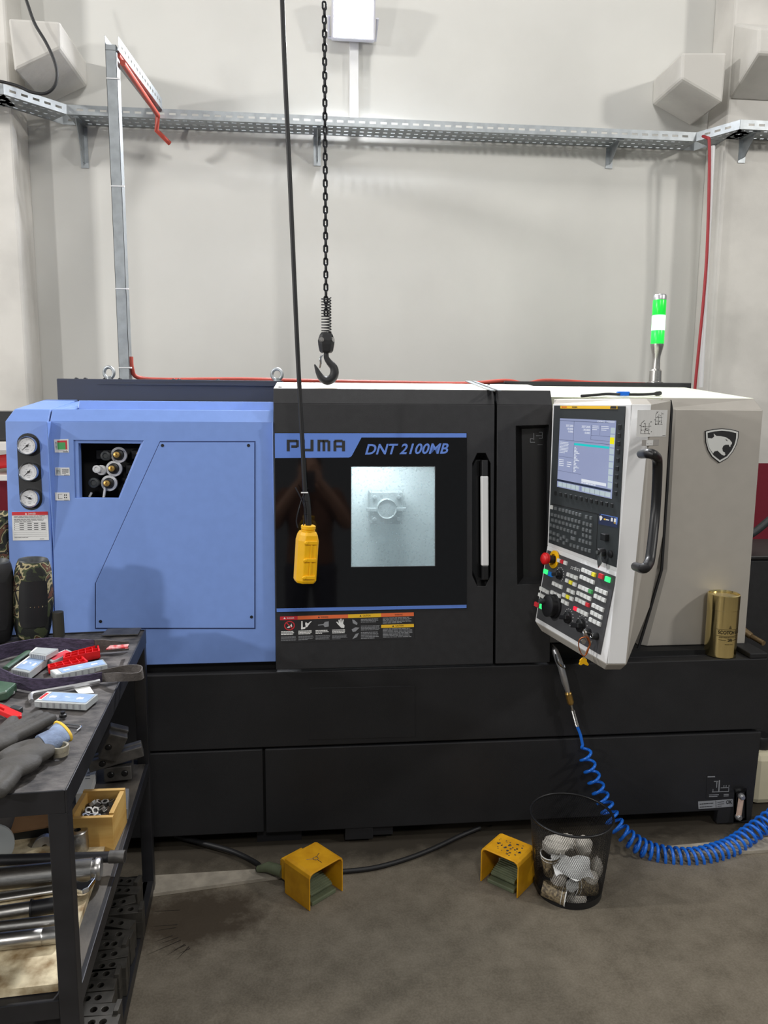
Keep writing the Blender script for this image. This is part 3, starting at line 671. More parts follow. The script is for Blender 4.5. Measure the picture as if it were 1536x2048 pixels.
# warning strip under the panel
lb = Label(D(560, 1285, .0004), D(828, 1277, .0004), D(827.5, 1224.5, .0004), D(560, 1233, .0004), .0006)
hd = .86
lb.rect(1, 0, hd, .13, 1).rect(2, .13, hd, .505, 1).rect(3, .505, hd, .752, 1).rect(2, .752, hd, 1, 1).rect(3, .752, .44, 1, .56)
lb.txt(4, 'DANGER', .052, .90, .105, .96).poly(4, [(.025, .9), (.042, .9), (.0335, .97)]).txt(5, 'WARNING', .30, .90, .355, .96).poly(5, [(.28, .9), (.294, .9), (.287, .97)])
lb.txt(5, 'CAUTION', .615, .895, .672, .965).poly(5, [(.59, .9), (.605, .9), (.5975, .97)]).txt(5, 'WARNING', .855, .90, .915, .96).txt(5, 'CAUTION', .86, .475, .92, .54).poly(5, [(.835, .47), (.85, .47), (.8425, .54)])
ring = lambda r, n=20: [(.07+r*.042*math.cos(2*math.pi*k/n), .64+r*.19*math.sin(2*math.pi*k/n)) for k in range(n)]
lb.poly(1, ring(.95), .0005).poly(6, ring(.76), .0006).poly(4, [(.05, .58), (.06, .55), (.09, .60), (.085, .72), (.075, .64)], .0007).poly(1, [(.046, .74), (.052, .76), (.094, .54), (.088, .52)], .0008)
lb.poly(4, [(.155, .48), (.185, .50), (.19, .58), (.168, .56), (.166, .80), (.157, .80)]).poly(4, [(.19, .56), (.2, .56), (.22, .7), (.235, .78), (.225, .78), (.205, .70), (.19, .76), (.185, .70)])
lb.poly(7, [(.28, .64), (.32, .66), (.33, .74), (.36, .76), (.36, .56), (.33, .54), (.32, .62), (.28, .61)])
lb.poly(4, [(.43, .62), (.415, .72), (.422, .74), (.435, .66), (.432, .80), (.44, .81), (.446, .68), (.447, .84), (.455, .84), (.457, .68), (.465, .82), (.472, .80), (.467, .66), (.478, .58), (.475, .48), (.452, .5)])
lb.poly(7, [(.535, .80), (.55, .78), (.575, .66), (.57, .58), (.54, .66)]).poly(7, [(.53, .42), (.56, .5), (.59, .48), (.56, .34), (.54, .32)]).poly(7, [(.535, .05), (.56, .24), (.585, .28), (.57, .12)])
for k, u in enumerate((.008, .135, .262, .385)): lb.lines(4, u, .28, u+.1, .44, 3, .6, k).lines(7, u, .06, u+.115, .24, 4, .4, k+9)
lb.lines(7, .60, .66, .745, .82, 3, .5, 20).lines(7, .60, .36, .745, .56, 4, .5, 21).lines(7, .60, .04, .745, .32, 5, .5, 22).lines(7, .765, .60, .99, .84, 5, .5, 23).lines(7, .765, .06, .99, .42, 7, .5, 24)
lb.done('warning_strip', [M_BLK, M_RPR, M_ORG, M_YPR, M_WPRINT, M_PRK, M_BLK, M_PRG], door)
# fixed panel to the right of the door with its slanted pocket
pk = [D(1032, 852), D(1098, 850), D(1098, 1166), D(1035, 1169)]
fix = shell(xs+.004, xh, [pk], 'fixed_panel')
mb = MB()
pb = [pk[0]+V((.035, .05, -.012)), pk[1]+V((.0, .05, -.012)), pk[2]+V((0, .05, .014)), pk[3]+V((.035, .05, .014))]
mb.loft([pk, pb], caps=False); mb.quad(*pb); mb.build('panel_pocket', M_PLAS, fix, norm=False)
mb = MB(); q = lambda x, y: D(x, y, -.046)
for a_, b_, c_, d_ in ((1072, 871, 1085, 872), (1067, 866, 1068, 880), (1078, 864, 1085, 865), (1078, 876, 1085, 877), (1084, 864, 1085, 877), (1060, 877, 1066, 878), (1060, 884, 1070, 885), (1060, 877, 1061, 885), (1075, 889, 1085, 889.6)): mb.quad(q(a_, b_), q(c_, b_), q(c_, d_), q(a_, d_))
mb.build('symbol_print', M_PRG, fix)
mb = MB()
for x, y in ((560, 775), (940, 765), (953, 765), (977, 770)):
    d_ = PP(x, y, V((0, fyD(zcD)+.028, ztD)), V((0, -ROOF, 1))); mb.ball(d_, (.007, .007, .004), 5)
mb.build('roof_screw', M_PLAS, lathe, smooth=60, kind='stuff')
mb = MB(); q = lambda x, y: PP(x, y, V((0, fyD(zcD)+.028, ztD+.0012)), V((0, -ROOF, 1)))
mb.plate([q(930, 763), q(940, 763), q(990, 782), q(982, 782)], (0, 0, .003)); mb.plate([q(944, 763), q(950, 763), q(1003, 782), q(996, 782)], (0, 0, .003)); mb.build('roof_rail', M_GALV, lathe)

# grey tailstock cover --------------------------------------------------
zg0 = .672; gt, gch = 796, 818
zgc = G(1430, 819).z; zgt = G(1430, 796).z
s0, s1 = G(1334, 819), G(1317, 1140); s2 = G(1275, 1306)
xR = G(1510, 1000).x+.004
fl_ = [(s0.x+.004, 0, zgc), (xR, 0, zgc), (xR, 0, zg0), (s2.x+.006, 0, zg0), (s1.x+.004, 0, s1.z)]
def inset(pts, d):
    c = sum((V(p) for p in pts), V())/len(pts); return [V(p)+(c-V(p)).normalized()*d for p in pts]
mb = MB(); yG = GO.y
outer = [V((x, yG+.022, z)) for x, _, z in fl_]; front = [V((x+(.03 if k in (0, 3, 4) else (-.0 if k in (1, 2) else 0)), yG, z)) for k, (x, _, z) in enumerate(fl_)]
mb.loft([[V((x, .66, z)) for x, _, z in fl_], outer, front])
top_f = [V((front[0].x, yG, zgc)), V((front[1].x, yG, zgc))]
mb.plate([V((fl_[0][0]-.012, yG+.028, zgt)), V((xR-.022, yG+.028, zgt)), V((xR, yG+.004, zgc)), V((fl_[0][0]+.03, yG+.002, zgc)), V((fl_[0][0], yG+.022, zgc))], (0, .01, -.012))
mb.build('tailstock_cover', M_GREY, lathe, bevel=.003)
mb = MB(); zr = zgt+(.66-yG-.028)*ROOF
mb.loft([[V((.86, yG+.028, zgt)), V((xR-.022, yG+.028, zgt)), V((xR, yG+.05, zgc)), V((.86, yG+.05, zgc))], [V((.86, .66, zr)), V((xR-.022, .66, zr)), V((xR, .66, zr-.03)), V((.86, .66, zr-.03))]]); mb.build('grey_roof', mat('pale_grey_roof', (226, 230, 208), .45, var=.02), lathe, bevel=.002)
mb = MB(); mb.plate([V((xh+.01, yG+.06, .675)), V((1.24, yG+.06, .675)), V((1.24, yG+.06, 1.56)), V((xh+.01, yG+.06, 1.56))], (0, .02, 0)); mb.build('inner_cover', M_GREY, lathe)
a, b_ = PY(1008, 776, .68), PY(1381, 766, .68)
mb = MB(); mb.box((a.x, .67, a.z-.2), (b_.x, 1.1, b_.z)); mb.build('rear_cabinet', M_BLK, lathe, bevel=.003)
mb = MB(); mb.box((XL+.1, .44, .66), (xR-.02, 1.12, 1.52)); mb.build('machine_back', M_DARK, lathe)
# roaring cat badge on the cover
def S(x, y, o): return G(1260+x/3.656, 780+y/3.656, o)
sh = [(550, 300), (610, 286), (672, 281), (735, 286), (796, 302), (793, 350), (780, 400), (755, 450), (715, 500), (655, 534), (600, 490), (570, 440), (553, 380)]
sc_ = lambda k: [(672+(x-672)*k, 395+(y-395)*k) for x, y in sh]
mb = MB(); mb.m(0).plate([S(x, y, .004) for x, y in sh], (0, .004, 0)); mb.m(1).flat([S(x, y, .0046) for x, y in sc_(.955)]); mb.m(0).flat([S(x, y, .0052) for x, y in sc_(.85)])
cat = [(612, 318), (632, 336), (665, 338), (700, 345), (728, 362), (746, 384), (744, 396), (735, 402), (735, 414), (728, 415), (722, 400), (700, 400), (683, 408), (675, 425), (678, 448), (696, 459), (692, 466), (700, 468), (690, 480), (672, 474), (640, 444), (618, 449), (607, 464), (580, 425), (568, 380), (566, 352), (600, 354), (616, 340)]
mb.m(1).flat([S(x, y, .0058) for x, y in cat]); mb.m(0).flat([S(x, y, .0064) for x, y in ((697, 358), (708, 364), (716, 374), (704, 368))])
mb.build('cat_head_badge', [M_PRK, M_KEY], lathe, norm=False)
# oil level gauge and its plates at the lower right
q = lambda x, y, o=.0: PY(x, y, -o)
mb = MB(); mb.plate([q(1469, 1578, .0), q(1493, 1576, .0), q(1493, 1640, .0), q(1467, 1646, .0)], (0, .012, 0), [[q(1473, 1582), q(1489, 1580), q(1489, 1636), q(1471, 1641)]])
mb.plate([q(1469, 1578, .012), q(1493, 1576, .012), q(1491, 1584, .0), q(1471, 1586, .0)], (0, .004, 0)); mb.build('gauge_recess', M_PLAS, lathe)
a, b_ = q(1483, 1593, .012), q(1477, 1634, .012)
mb = MB(); mb.m(0).tube([a, b_], .011, 10, flat=(1, .6)); mb.m(1)
for p in (a, b_): mb.lathe([(.0, .012), (.008, .012), (.012, .004), (.012, -.006)], frame(p, (1, 0, 0), (0, -1, 0)), 16)
mb.build('oil_level_glass', [mat('amber_sight_glass', (206, 178, 160), .2, var=.1, scale=60), M_ALU], lathe, smooth=40)
lb = Label(q(1397, 1618, .0006), q(1466, 1613, .0006), q(1466, 1598, .0006), q(1396, 1603, .0006), .0006)
lb.rect(1, .50, 0, .51, 1).lines(1, .04, .1, .45, .9, 2, .25, 3).lines(1, .55, .1, .75, .9, 3, .25, 4).txt(1, 'OK', .80, .40, .97, .92, bold=.02).done('inspection_plate', [M_PRG, M_PRK], lathe)
lb = Label(q(1412, 1596, .0004), q(1468, 1594, .0004), q(1471, 1549, .0004), q(1414, 1551, .0004), .0005)
for r in ((.02, .92, .28, .97), (.2, .25, .8, .28), (.42, .28, .46, .78), (.25, .72, .4, .75), (.34, .45, .37, .74), (.5, .42, .8, .45), (.78, .28, .8, .55), (.6, .45, .62, .55), (.68, .45, .70, .55), (.22, .28, .24, .4), (.1, .12, .45, .15), (.1, .05, .4, .08), (.62, .12, .8, .15), (.62, .05, .8, .08)): lb.rect(1, *r)
lb.done('schematic_plate', [M_BASE, M_PRG], lathe)

# ------------------------------------------------------------------ control console (turned to face left)
ac = math.radians(-10.43); CD = V((math.sin(ac), math.cos(ac), 0)); CN = V((-CD.y, CD.x, 0))      # CD runs to the rear, CN faces the operator
CA = V((.805, -.06, 1.567)); TILT = .036/(1.095-.83)
def U(x, y, o=0): return PP(x, y, CA+CN*o, CN)                               # upper face
NL = V((CN.x, CN.y, TILT)).normalized()
LO = CA+V((0, 0, 1.095-1.567))
def Lw(x, y, o=0): return PP(x, y, LO+NL*o, NL)                              # lower, sloping face
def cpt(s, z, o=0):                                                          # s metres from the left edge towards the viewer
    o2 = o+(TILT*(1.095-z) if z < 1.095 else 0); p = CA-CD*s+CN*o2; return V((p.x, p.y, z))
WC = .437
zt_, zch, zb_ = 1.588, 1.5715, .815
con = V((PY(1336, 900, .10).x, .10, 0))                                                    # where the housing meets the cover
housing = []
def hring(z, cor=0., grow=0.): return [cpt(0, z), cpt(WC, z)] 
mb = MB()
def sec(z, sh=0.):
    a, b_ = cpt(0, z), cpt(WC, z); e = cpt(WC, z)+V((.055, -.004, 0)); bb = V((con.x, con.y, z)); 
    if z < 1.0: k = (1.0-z)/.33; bb = V((con.x-.065*k, con.y, z))
    f = V((max(a.x+.02, .84), .05, z))
    return [a, b_, e, bb, f]
rs = [sec(.828), sec(1.095), sec(zch)]
rb = sec(.828); cb = sum(rb, V())/5
rs = [[p+(cb-p)*.12+V((0, 0, -.028)) for p in rb]]+rs
rt = sec(zch); ct = sum(rt, V())/5
rs.append([p+(ct-p)*.13+V((0, 0, zt_-zch)) if k in (1, 2) else p+(ct-p)*(.06 if k == 0 else 0)+V((0, 0, zt_-zch)) for k, p in enumerate(rt)])
mb.loft(rs)
console = mb.build('control_console', M_GREY, lathe, bevel=.003, label='grey control console with screen, keyboard and red stop button')
def facequad(pl, pts, d, mtl, name, n, par=console, bev=0.):
    m_ = MB(); m_.plate([pl(*p) for p in pts], n*d); return m_.build(name, mtl, par, bevel=bev)
# white bezel over the whole face, with dark faces set on it
m_ = MB(); m_.plate([cpt(0, 1.095), cpt(WC, 1.095), cpt(WC, zch), cpt(0, zch)], CN*.004); m_.plate([cpt(0, .832), cpt(WC, .832), cpt(WC, 1.095), cpt(0, 1.095)], CN*.004)
m_.plate([cpt(WC, .832, .0), cpt(WC, zch), cpt(WC, zch)+V((.052, -.004, 0)), cpt(WC, .832)+V((.052, -.004, 0))], CD*-.003)
m_.build('bezel', M_WHITE, console, bevel=.0015)
facequad(lambda s, z: cpt(s, z, .0045), [(.012, 1.108), (.415, 1.108), (.415, 1.5665), (.012, 1.5665)], .002, M_PLAS2, 'screen_panel', CN)
m_ = MB(); m_.plate([cpt(.012, 1.082, .006), cpt(.415, 1.082, .006), cpt(.405, .848, .006), cpt(.012, .848, .006)], NL*.002); m_.build('button_panel', mat('panel_charcoal', (66, 66, 68), .5, var=.03), console)
m_ = MB(); 
m_.plate([U(1104, 1007, .0066), U(1238, 1036, .0066), U(1238, 1038, .0066), U(1104, 1009, .0066)], CN*.0004); m_.plate([U(1195.5, 1028, .0066), U(1196.5, 1028, .0066), U(1192, 1118, .0066), U(1191, 1118, .0066)], CN*.0004); m_.build('panel_joint', M_DARK, console)
# maker strip in yellow with small lettering
lb = Label(U(1121, 817, .0066), U(1235, 818, .0066), U(1235, 812, .0066), U(1121, 811.5, .0066), .0008)
lb.lines(1, .03, .2, .22, .9, 1, .5, 2).lines(2, .23, .2, .34, .9, 1, .5, 4).poly(2, [(.89, .1), (.99, .1), (.99, .95), (.9, .95)]).done('yellow_strip', [M_YPR, M_RPR, M_PRK], console)
# the lit screen
def emis(n, c, e): return mat(n, (10, 10, 10), .2, emit=c, es=e, var=0.)
E_SC, E_TX, E_HI, E_YL, E_CY, E_DK = emis('screen_field', (168, 178, 216), .72), emis('screen_text', (235, 240, 250), .85), emis('screen_key', (204, 220, 226), .75), emis('screen_yellow', (250, 240, 10), .9), emis('screen_cyan', (40, 220, 220), .8), emis('screen_dark', (52, 62, 90), .5)
lb = Label(U(1114.3, 973.2, .0066), U(1223.6, 997.8, .0066), U(1232.5, 841.3, .0066), U(1120.4, 836.5, .0066), .0006)
lb.rect(2, .02, .015, .43, .075).rect(2, .49, .015, .98, .075)
for k in range(11): lb.rect(5, .02+.087*k, .01, .024+.087*k, .08, .0008)
lb.rect(5, 0, .085, .98, .115)
for (u0, v0, u1, v1) in ((0, .965, .9, .97), (0, .69, .92, .694), (.28, .69, .284, .965), (.60, .73, .604, .93), (.75, .80, .753, .93), (0, .45, .30, .453), (0, .24, .46, .243), (.60, .73, .92, .733), (.60, .79, .92, .793), (.30, .24, .303, .67)): lb.rect(5, u0, v0, u1, v1)
for k in range(9): lb.rect(2, .925, .13+.088*k, .995, .205+.088*k)
lb.rect(3, .925, .70, .995, .785, .0009).rect(4, .30, .635, .92, .665).rect(1, .47, .145, .9, .185).lines(1, .47, .12, .8, .145, 1, .6, 9)
lb.txt(1, '337.205', .13, .885, .27, .915, bold=.02).txt(1, '-30.000', .15, .845, .27, .872, bold=.02).txt(1, '0.000', .18, .805, .27, .832, bold=.02)
lb.txt(1, '337.205', .43, .885, .58, .915, bold=.02).txt(1, '-30.000', .45, .845, .58, .872, bold=.02).txt(1, '0.000', .49, .805, .58, .832, bold=.02).txt(1, 'O0442  N0000', .70, .97, .98, .995)
lb.lines(1, .62, .86, .73, .93, 3, .4, 5).lines(1, .77, .86, .9, .93, 3, .4, 6).lines(1, .02, .50, .2, .67, 8, .4, 7).lines(1, .02, .31, .12, .42, 4, .4, 8).lines(1, .18, .31, .27, .40, 3, .4, 10)
for k in range(18): lb.rect(1, .31, .60-.02*k, .31+(.03, .07, .05, .10, .04)[k*7 % 5], .61-.02*k)
lb.done('screen', [E_SC, E_TX, E_HI, E_YL, E_CY, E_DK], console)
# keys: little blocks on either face
KEYS = {}
def keyblock(p0, ux, uz, n, w_, h_, mtl, name, d=.004):
    key = (mtl.name, round(w_, 4), round(h_, 4), name)
    if key not in KEYS:
        b_ = MB(); b_.loft([[V((-w_/2, -h_/2, 0)), V((w_/2, -h_/2, 0)), V((w_/2, h_/2, 0)), V((-w_/2, h_/2, 0))], [V((-w_/2*.88, -h_/2*.88, d)), V((w_/2*.88, -h_/2*.88, d)), V((w_/2*.88, h_/2*.88, d)), V((-w_/2*.88, h_/2*.88, d))]])
        KEYS[key] = b_.build(name, mtl, console); o = KEYS[key]
    else: o = KEYS[key].copy(); COL.objects.link(o); o.parent = console
    o.matrix_parent_inverse = Matrix.Translation(-WLOC['cnc_lathe']) if False else Matrix()
    o.matrix_local = frame(p0, ux, n)
    return o
UXc = -CD
M_SK = mat('soft_key', (26, 27, 28), .5, var=.03); M_KB = mat('keyboard_key', (104, 108, 110), .4, var=.03)
for k in range(12):
    x = 1111.5+(1224-1111.5)*k/11; y = 986.5+(1011-986.5)*k/11; keyblock(U(x, y, .0066), UXc, 0, CN, .0135, .0125, M_SK, 'soft_key', .003)
for k in range(9):
    t = k/8; keyblock(U(1240-8*t, 854+(987-854)*t, .0066), UXc, 0, CN, .0135, .0125, M_SK, 'soft_key', .003)
kb = []                                                        # keyboard rows, in face coordinates (left to right, along one rising line)
def krow(x0, y0, x1, y1, n, w_=.0125, h_=.0105):
    for k in range(n):
        t = k/max(1, n-1); keyblock(U(x0+(x1-x0)*t, y0+(y1-y0)*t, .0066), UXc, 0, CN, w_, h_, M_KB, 'key', .004)
keyblock(U(1104, 1014.5, .0066), UXc, 0, CN, .014, .013, M_KEY, 'key')
krow(1112, 1017, 1112, 1017, 1); krow(1121, 1019, 1161, 1030, 7); krow(1174, 1034, 1183, 1036, 2)
krow(1105, 1029, 1160, 1044, 9); krow(1169, 1047, 1183, 1051, 3)
krow(1106, 1040, 1157, 1055, 8); krow(1168, 1059, 1182, 1063, 3)
krow(1102, 1050, 1152, 1066, 8); krow(1168, 1070, 1182, 1075, 3)
krow(1102, 1064, 1109, 1067, 2); krow(1117, 1070, 1117, 1070, 1); krow(1129, 1074, 1129, 1074, 1); krow(1147, 1077, 1147, 1077, 1, .026); krow(1161, 1081, 1182, 1087, 4)
krow(1102, 1076, 1109, 1078, 2); krow(1117, 1081, 1117, 1081, 1); krow(1129, 1086, 1129, 1086, 1); krow(1123, 1077, 1135, 1081, 2); krow(1143, 1090, 1157, 1095, 3); krow(1166, 1098, 1180, 1102, 3)
# side strip with emblem, switch and connector
lb = Label(U(1197, 1048, .0066), U(1235, 1056, .0066), U(1237, 1035, .0066), U(1199, 1027, .0066), .0005)
lb.rect(1, .1, .93, .98, 1).rect(1, .9, .3, .98, 1).poly(2, [(.02, .75), (.12, .85), (.2, .7), (.16, .45), (.08, .35)]).rect(3, .27, .5, .37, .65).rect(2, .38, .52, .55, .62).rect(2, .64, .5, .74, .85).rect(2, .80, .5, .92, .85).rect(3, .8, .38, .92, .45).done('emblem_strip', [mat('navy_print', (34, 44, 78), .5), M_BPR, M_WPRINT, M_YPR], console)
def knob(p, n, r, d, mtl, name, r2=None, nn=18, par=console):
    b_ = MB(); b_.lathe([(0, 0), (r, 0), (r*.95, d*.85), (r*.8, d), (0, d)], frame(p, UXc, n), nn); return b_.build(name, mtl, par, smooth=40)
b_ = MB(); b_.obox((0, 0, .006), (.026, .020, .016), frame(U(1213, 1074, .0066), UXc, CN)); b_.build('usb_cover', M_PLAS, console, bevel=.002)
knob(U(1208, 1104, .0066), CN, .012, .022, M_PLAS, 'key_switch'); knob(U(1222, 1108, .0066), CN, .011, .006, M_PLAS, 'key_switch')
b_ = MB(); b_.lathe([(0, .022), (.006, .022), (.006, .024), (0, .024)], frame(U(1208, 1104, .0066), UXc, CN), 12); p = U(1203, 1104, .030)
b_.plate([p, p+V((.0, 0, -.02)), p+CD*-.006+V((0, 0, -.032)), p+CD*.012+V((0, 0, -.05)), p+CD*.018+V((0, 0, -.03))], CN*.002); b_.build('switch_key', M_STEEL, console)
# lower panel
pE = Lw(1105, 1118, .008)
b_ = MB(); b_.lathe([(0, 0), (.030, 0), (.030, .004), (.018, .005)], frame(Lw(1109, 1119, .008), UXc, NL), 26); es = b_.build('stop_collar', M_YEL, console, smooth=40)
b_ = MB(); b_.lathe([(.013, 0), (.013, .026)], frame(Lw(1109, 1119, .008), UXc, NL), 18); b_.build('stop_stem', M_PLAS, console, smooth=40)
b_ = MB(); b_.lathe([(0, .026), (.018, .026), (.0205, .032), (.0195, .040), (.014, .045), (0, .046)], frame(Lw(1109, 1119, .008), UXc, NL), 24); b_.build('emergency_stop_button', M_RED, console, smooth=50)
E_GR = mat('lit_green_key', (40, 220, 110), .4, emit=(60, 255, 130), es=.9); E_BL = mat('blue_key', (24, 110, 190), .4, emit=(20, 110, 200), es=.15); E_RD = mat('lit_red_key', (230, 40, 60), .4, emit=(255, 40, 70), es=.5)
M_K = {'w': M_KEY, 'r': M_RPR, 'y': mat('yellow_key', (240, 228, 60), .4, var=.02), 'g': E_GR, 'b': E_BL, 'd': M_GPR, 'R': E_RD}
def brow(x0, y0, x1, y1, cols, w_=.0185, h_=.0125):
    n = len(cols)
    for k, c_ in enumerate(cols):
        if c_ == ' ': continue
        t = k/max(1, n-1); keyblock(Lw(x0+(x1-x0)*t, y0+(y1-y0)*t, .0085), UXc, 0, NL, w_, h_, M_K[c_], 'button', .005)
def cr(x, y): return (1050+x/6.205, 1000+y/6.205)
for (x0, y0, x1, y1, c_) in ((428, 752, 508, 782, 'wrw'), (262, 890, 322, 922, 'gb'), (365, 1038, 448, 1078, 'www'), (208, 1102, 283, 1142, 'www'), (192, 1178, 266, 1218, 'www'), (345, 1148, 428, 1190, 'www'), (147, 1298, 212, 1326, 'rg'),
    (547, 928, 638, 965, 'www'), (530, 1002, 622, 1048, 'wyw'), (550, 1122, 600, 1146, 'ww'), (492, 1182, 584, 1226, 'wyw'), (480, 1258, 525, 1284, 'ww'), (732, 872, 862, 928, 'wwwy'), (712, 958, 845, 1018, 'wwww'),
    (692, 1080, 822, 1138, 'wwwd'), (672, 1158, 803, 1222, 'wwww'), (655, 1236, 785, 1302, 'wwwr'), (632, 1350, 765, 1418, 'Rwww'), (952, 948, 1032, 986, 'rg'), (905, 1112, 1003, 1154, 'www'), (888, 1196, 985, 1242, 'www'), (862, 1312, 960, 1360, 'www'), (845, 1402, 942, 1452, 'www'), (826, 1488, 925, 1538, 'www')):
    a, b_ = cr(x0, y0), cr(x1, y1); brow(a[0], a[1], b_[0], b_[1], c_, *((.024, .0155) if c_ in ('gb', 'rg') else ()))
for (x, y, r, d) in ((435, 925, .016, .02), (540, 1460, .019, .02), (705, 1560, .021, .024)):
    p = Lw(*cr(x, y), .008); knob(p, NL, r, d*.5, M_PLAS, 'rotary_switch')
    b_ = MB(); b_.obox((0, 0, d*.8), (r*2.1, r*.7, d*.7), frame(p, UXc+V((0, 0, .25)), NL)); b_.build('switch_lever', M_PLAS, console, bevel=.002)
    b_ = MB(); Mf = frame(p, UXc, NL)
    for k in range(11):
        a = math.radians(-50+k*22); b_.obox((r*1.45*math.cos(a), r*1.45*math.sin(a), .0006), (.003, .002, .0005), Mf)
    b_.build('switch_scale', M_WPRINT, console)
p = Lw(*cr(375, 1320), .008); hwl = MB(); hwl.lathe([(0, 0), (.040, 0), (.040, .006), (.033, .008), (.033, .022), (.036, .024), (.036, .030), (.028, .033), (0, .033)], frame(p, UXc, NL), 32); hwl.build('hand_wheel', M_PLAS, console, smooth=35)
q_ = frame(p, UXc, NL) @ V((-.020, .010, .033)); b_ = MB(); b_.lathe([(0, 0), (.008, 0), (.009, .010), (.007, .017), (0, .018)], frame(q_, UXc, NL), 14); b_.build('wheel_handle', M_PLAS2, console, smooth=40)
for (x, y) in ((800, 1635), (895, 1690)):
    p = Lw(*cr(x, y), .008); knob(p, NL, .011, .018, M_PLAS, 'key_switch')
    b_ = MB(); b_.torus(frame(p+NL*.018, UXc, NL), .006, .0015, 14, 6); b_.build('switch_ring', M_CHROME, console, smooth=50)
lb = Label(Lw(*cr(560, 880), .0085), Lw(*cr(690, 920), .0085), Lw(*cr(700, 830), .0085), Lw(*cr(570, 790), .0085), .0003)
lb.rect(1, .05, .6, .95, .65).rect(1, .5, .4, .54, .8)
for k in range(6): lb.rect(1, .05+.16*k, .3, .1+.16*k, .5)
lb.done('load_scale', [MATS['panel_charcoal'], M_WPRINT], console)
# handle side: tall black grab handle, picture plate, pale label
cE = cpt(WC, 1.3)+V((.055, -.004, 0)); HN = V((con.x-cE.x, con.y-cE.y, 0)).normalized(); HNo = V((HN.y, -HN.x, 0))
def Hs(x, y, o=0): return PP(x, y, cE+HNo*o, HNo)
lb = Label(Hs(1272, 874, .0005), Hs(1331, 873, .0005), Hs(1335, 820, .0005), Hs(1275, 820, .0005), .0005)
rnd = random.Random(4)
for bx, by in ((.52, .45), (.10, .12)):
    for k in range(3): lb.rect(1, bx+.11*k, by, bx+.11*k+.008, by+.4); lb.rect(1, bx, by+.13*k, bx+.26, by+.13*k+.012)
    lb.poly(1, [(bx, by+.4), (bx+.08, by+.5), (bx+.09, by+.49), (bx+.012, by+.39)])
    for k in range(16): u, v = bx+rnd.uniform(-.05, .3), by+rnd.uniform(-.05, .5); lb.rect(1, u, v, u+.02, v+.03)
lb.rect(1, .84, .03, .98, .05).done('picture_plate', [M_PAPER, M_PRK], console)
lb = Label(Hs(1283, 892, .0005), Hs(1317, 891, .0005), Hs(1318, 879, .0005), Hs(1284, 880, .0005), .0004)
lb.rect(1, .2, .05, .6, .95).rect(2, .25, .3, .33, .38).rect(2, .42, .3, .5, .38).done('small_label', [mat('faded_label', (158, 154, 150), .6), M_PAPER, M_PRG], console)
pts = [Hs(1283, 908, .0), Hs(1297, 907, .035), Hs(1310, 912, .048), Hs(1315, 930, .05), Hs(1311, 1020, .05), Hs(1302, 1105, .05), Hs(1297, 1127, .048), Hs(1287, 1137, .04), Hs(1271, 1133, .0)]
b_ = MB(); b_.tube(smoothpath(pts, 6), .0118, 12); b_.build('grab_handle', M_PLAS, console, smooth=60)

# ------------------------------------------------------------------ things on and over the machine
RO = V((0, fyD(zcD)+.028, ztD)); RN = V((0, -ROOF, 1)).normalized()
b_ = MB(); jp = [(1341, 800), (1344, 818), (1335, 980), (1324, 1140), (1298, 1230), (1276, 1302)]
for (xa_, ya_), (xb_, yb_) in zip(jp[:-1], jp[1:]): b_.plate([PY(xa_-2, ya_, .094), PY(xa_+2.2, ya_, .094), PY(xb_+2.2, yb_, .094), PY(xb_-2, yb_, .094)], (0, .008, 0))
b_.build('cover_gap_strip', M_RUB, lathe)  # dark strip standing in for the shaded open gap beside the console
# signal tower
tb = PY(1310, 765, .78); zc = PY(1008, 776, .68).z; zb0 = b_.bm if False else None
tx = tb.x; tz = PY(1381, 766, .68).z
tow = thing('signal_tower', 'signal light tower glowing green on the machine roof', 'signal light', loc=(tx, .78, tz))
T0 = Matrix.Translation((tx, .78, 0)); zz = lambda y: PY(1312, y, .78).z
mb = MB(); mb.lathe([(.0, tz), (.034, tz), (.034, tz+.005), (.027, tz+.008), (.026, zz(742)), (.018, zz(738)), (.0165, zz(722)), (.0175, zz(712)), (.026, zz(696)), (.0285, zz(690)), (.0285, zz(688)), (0, zz(688))], T0, 28); mb.build('stand', M_STEEL, tow, smooth=35)
for k, (y0, y1, m_) in enumerate(((688, 661, mat('green_lens', (30, 200, 70), .3, emit=(40, 240, 80), es=.62)), (661, 631, mat('lit_green_lens', (180, 255, 200), .3, emit=(170, 255, 190), es=2.6)), (630, 600, mat('green_lens_dim', (20, 190, 60), .3, emit=(30, 225, 60), es=.55)))):
    mb = MB(); mb.lathe([(0, zz(y0)), (.0275, zz(y0)), (.0285, zz(y0)+.003), (.0285, zz(y1)-.002), (.0275, zz(y1)), (0, zz(y1))], T0, 28); mb.build('lens', m_, tow, smooth=35)
mb = MB(); mb.lathe([(0, zz(600)), (.0285, zz(600)), (.0285, zz(592)), (.025, zz(589)), (0, zz(588.5))], T0, 28); mb.build('cap', M_ALU, tow, smooth=35)
# red hose along the roof
pts = [PY(262, 712, .64), PY(264, 735, .64), PY(275, 753, .66), PY(330, 758, .68), PY(480, 757, .70), PY(600, 760, .70), PY(800, 764, .70), PY(930, 766, .70), PY(1010, 760, .70), PY(1050, 766, .70), PY(1085, 760, .76), PY(1130, 761, .80), PY(1200, 765, .80), PY(1290, 767, .80)]
mb = MB(); mb.tube(smoothpath([p-V((0, 0, .003)) for p in pts], 5), .0085, 8); mb.build('red_hose', M_REDC, smooth=60, label='red corrugated hose lying along the rear of the machine roof', cat='hose')
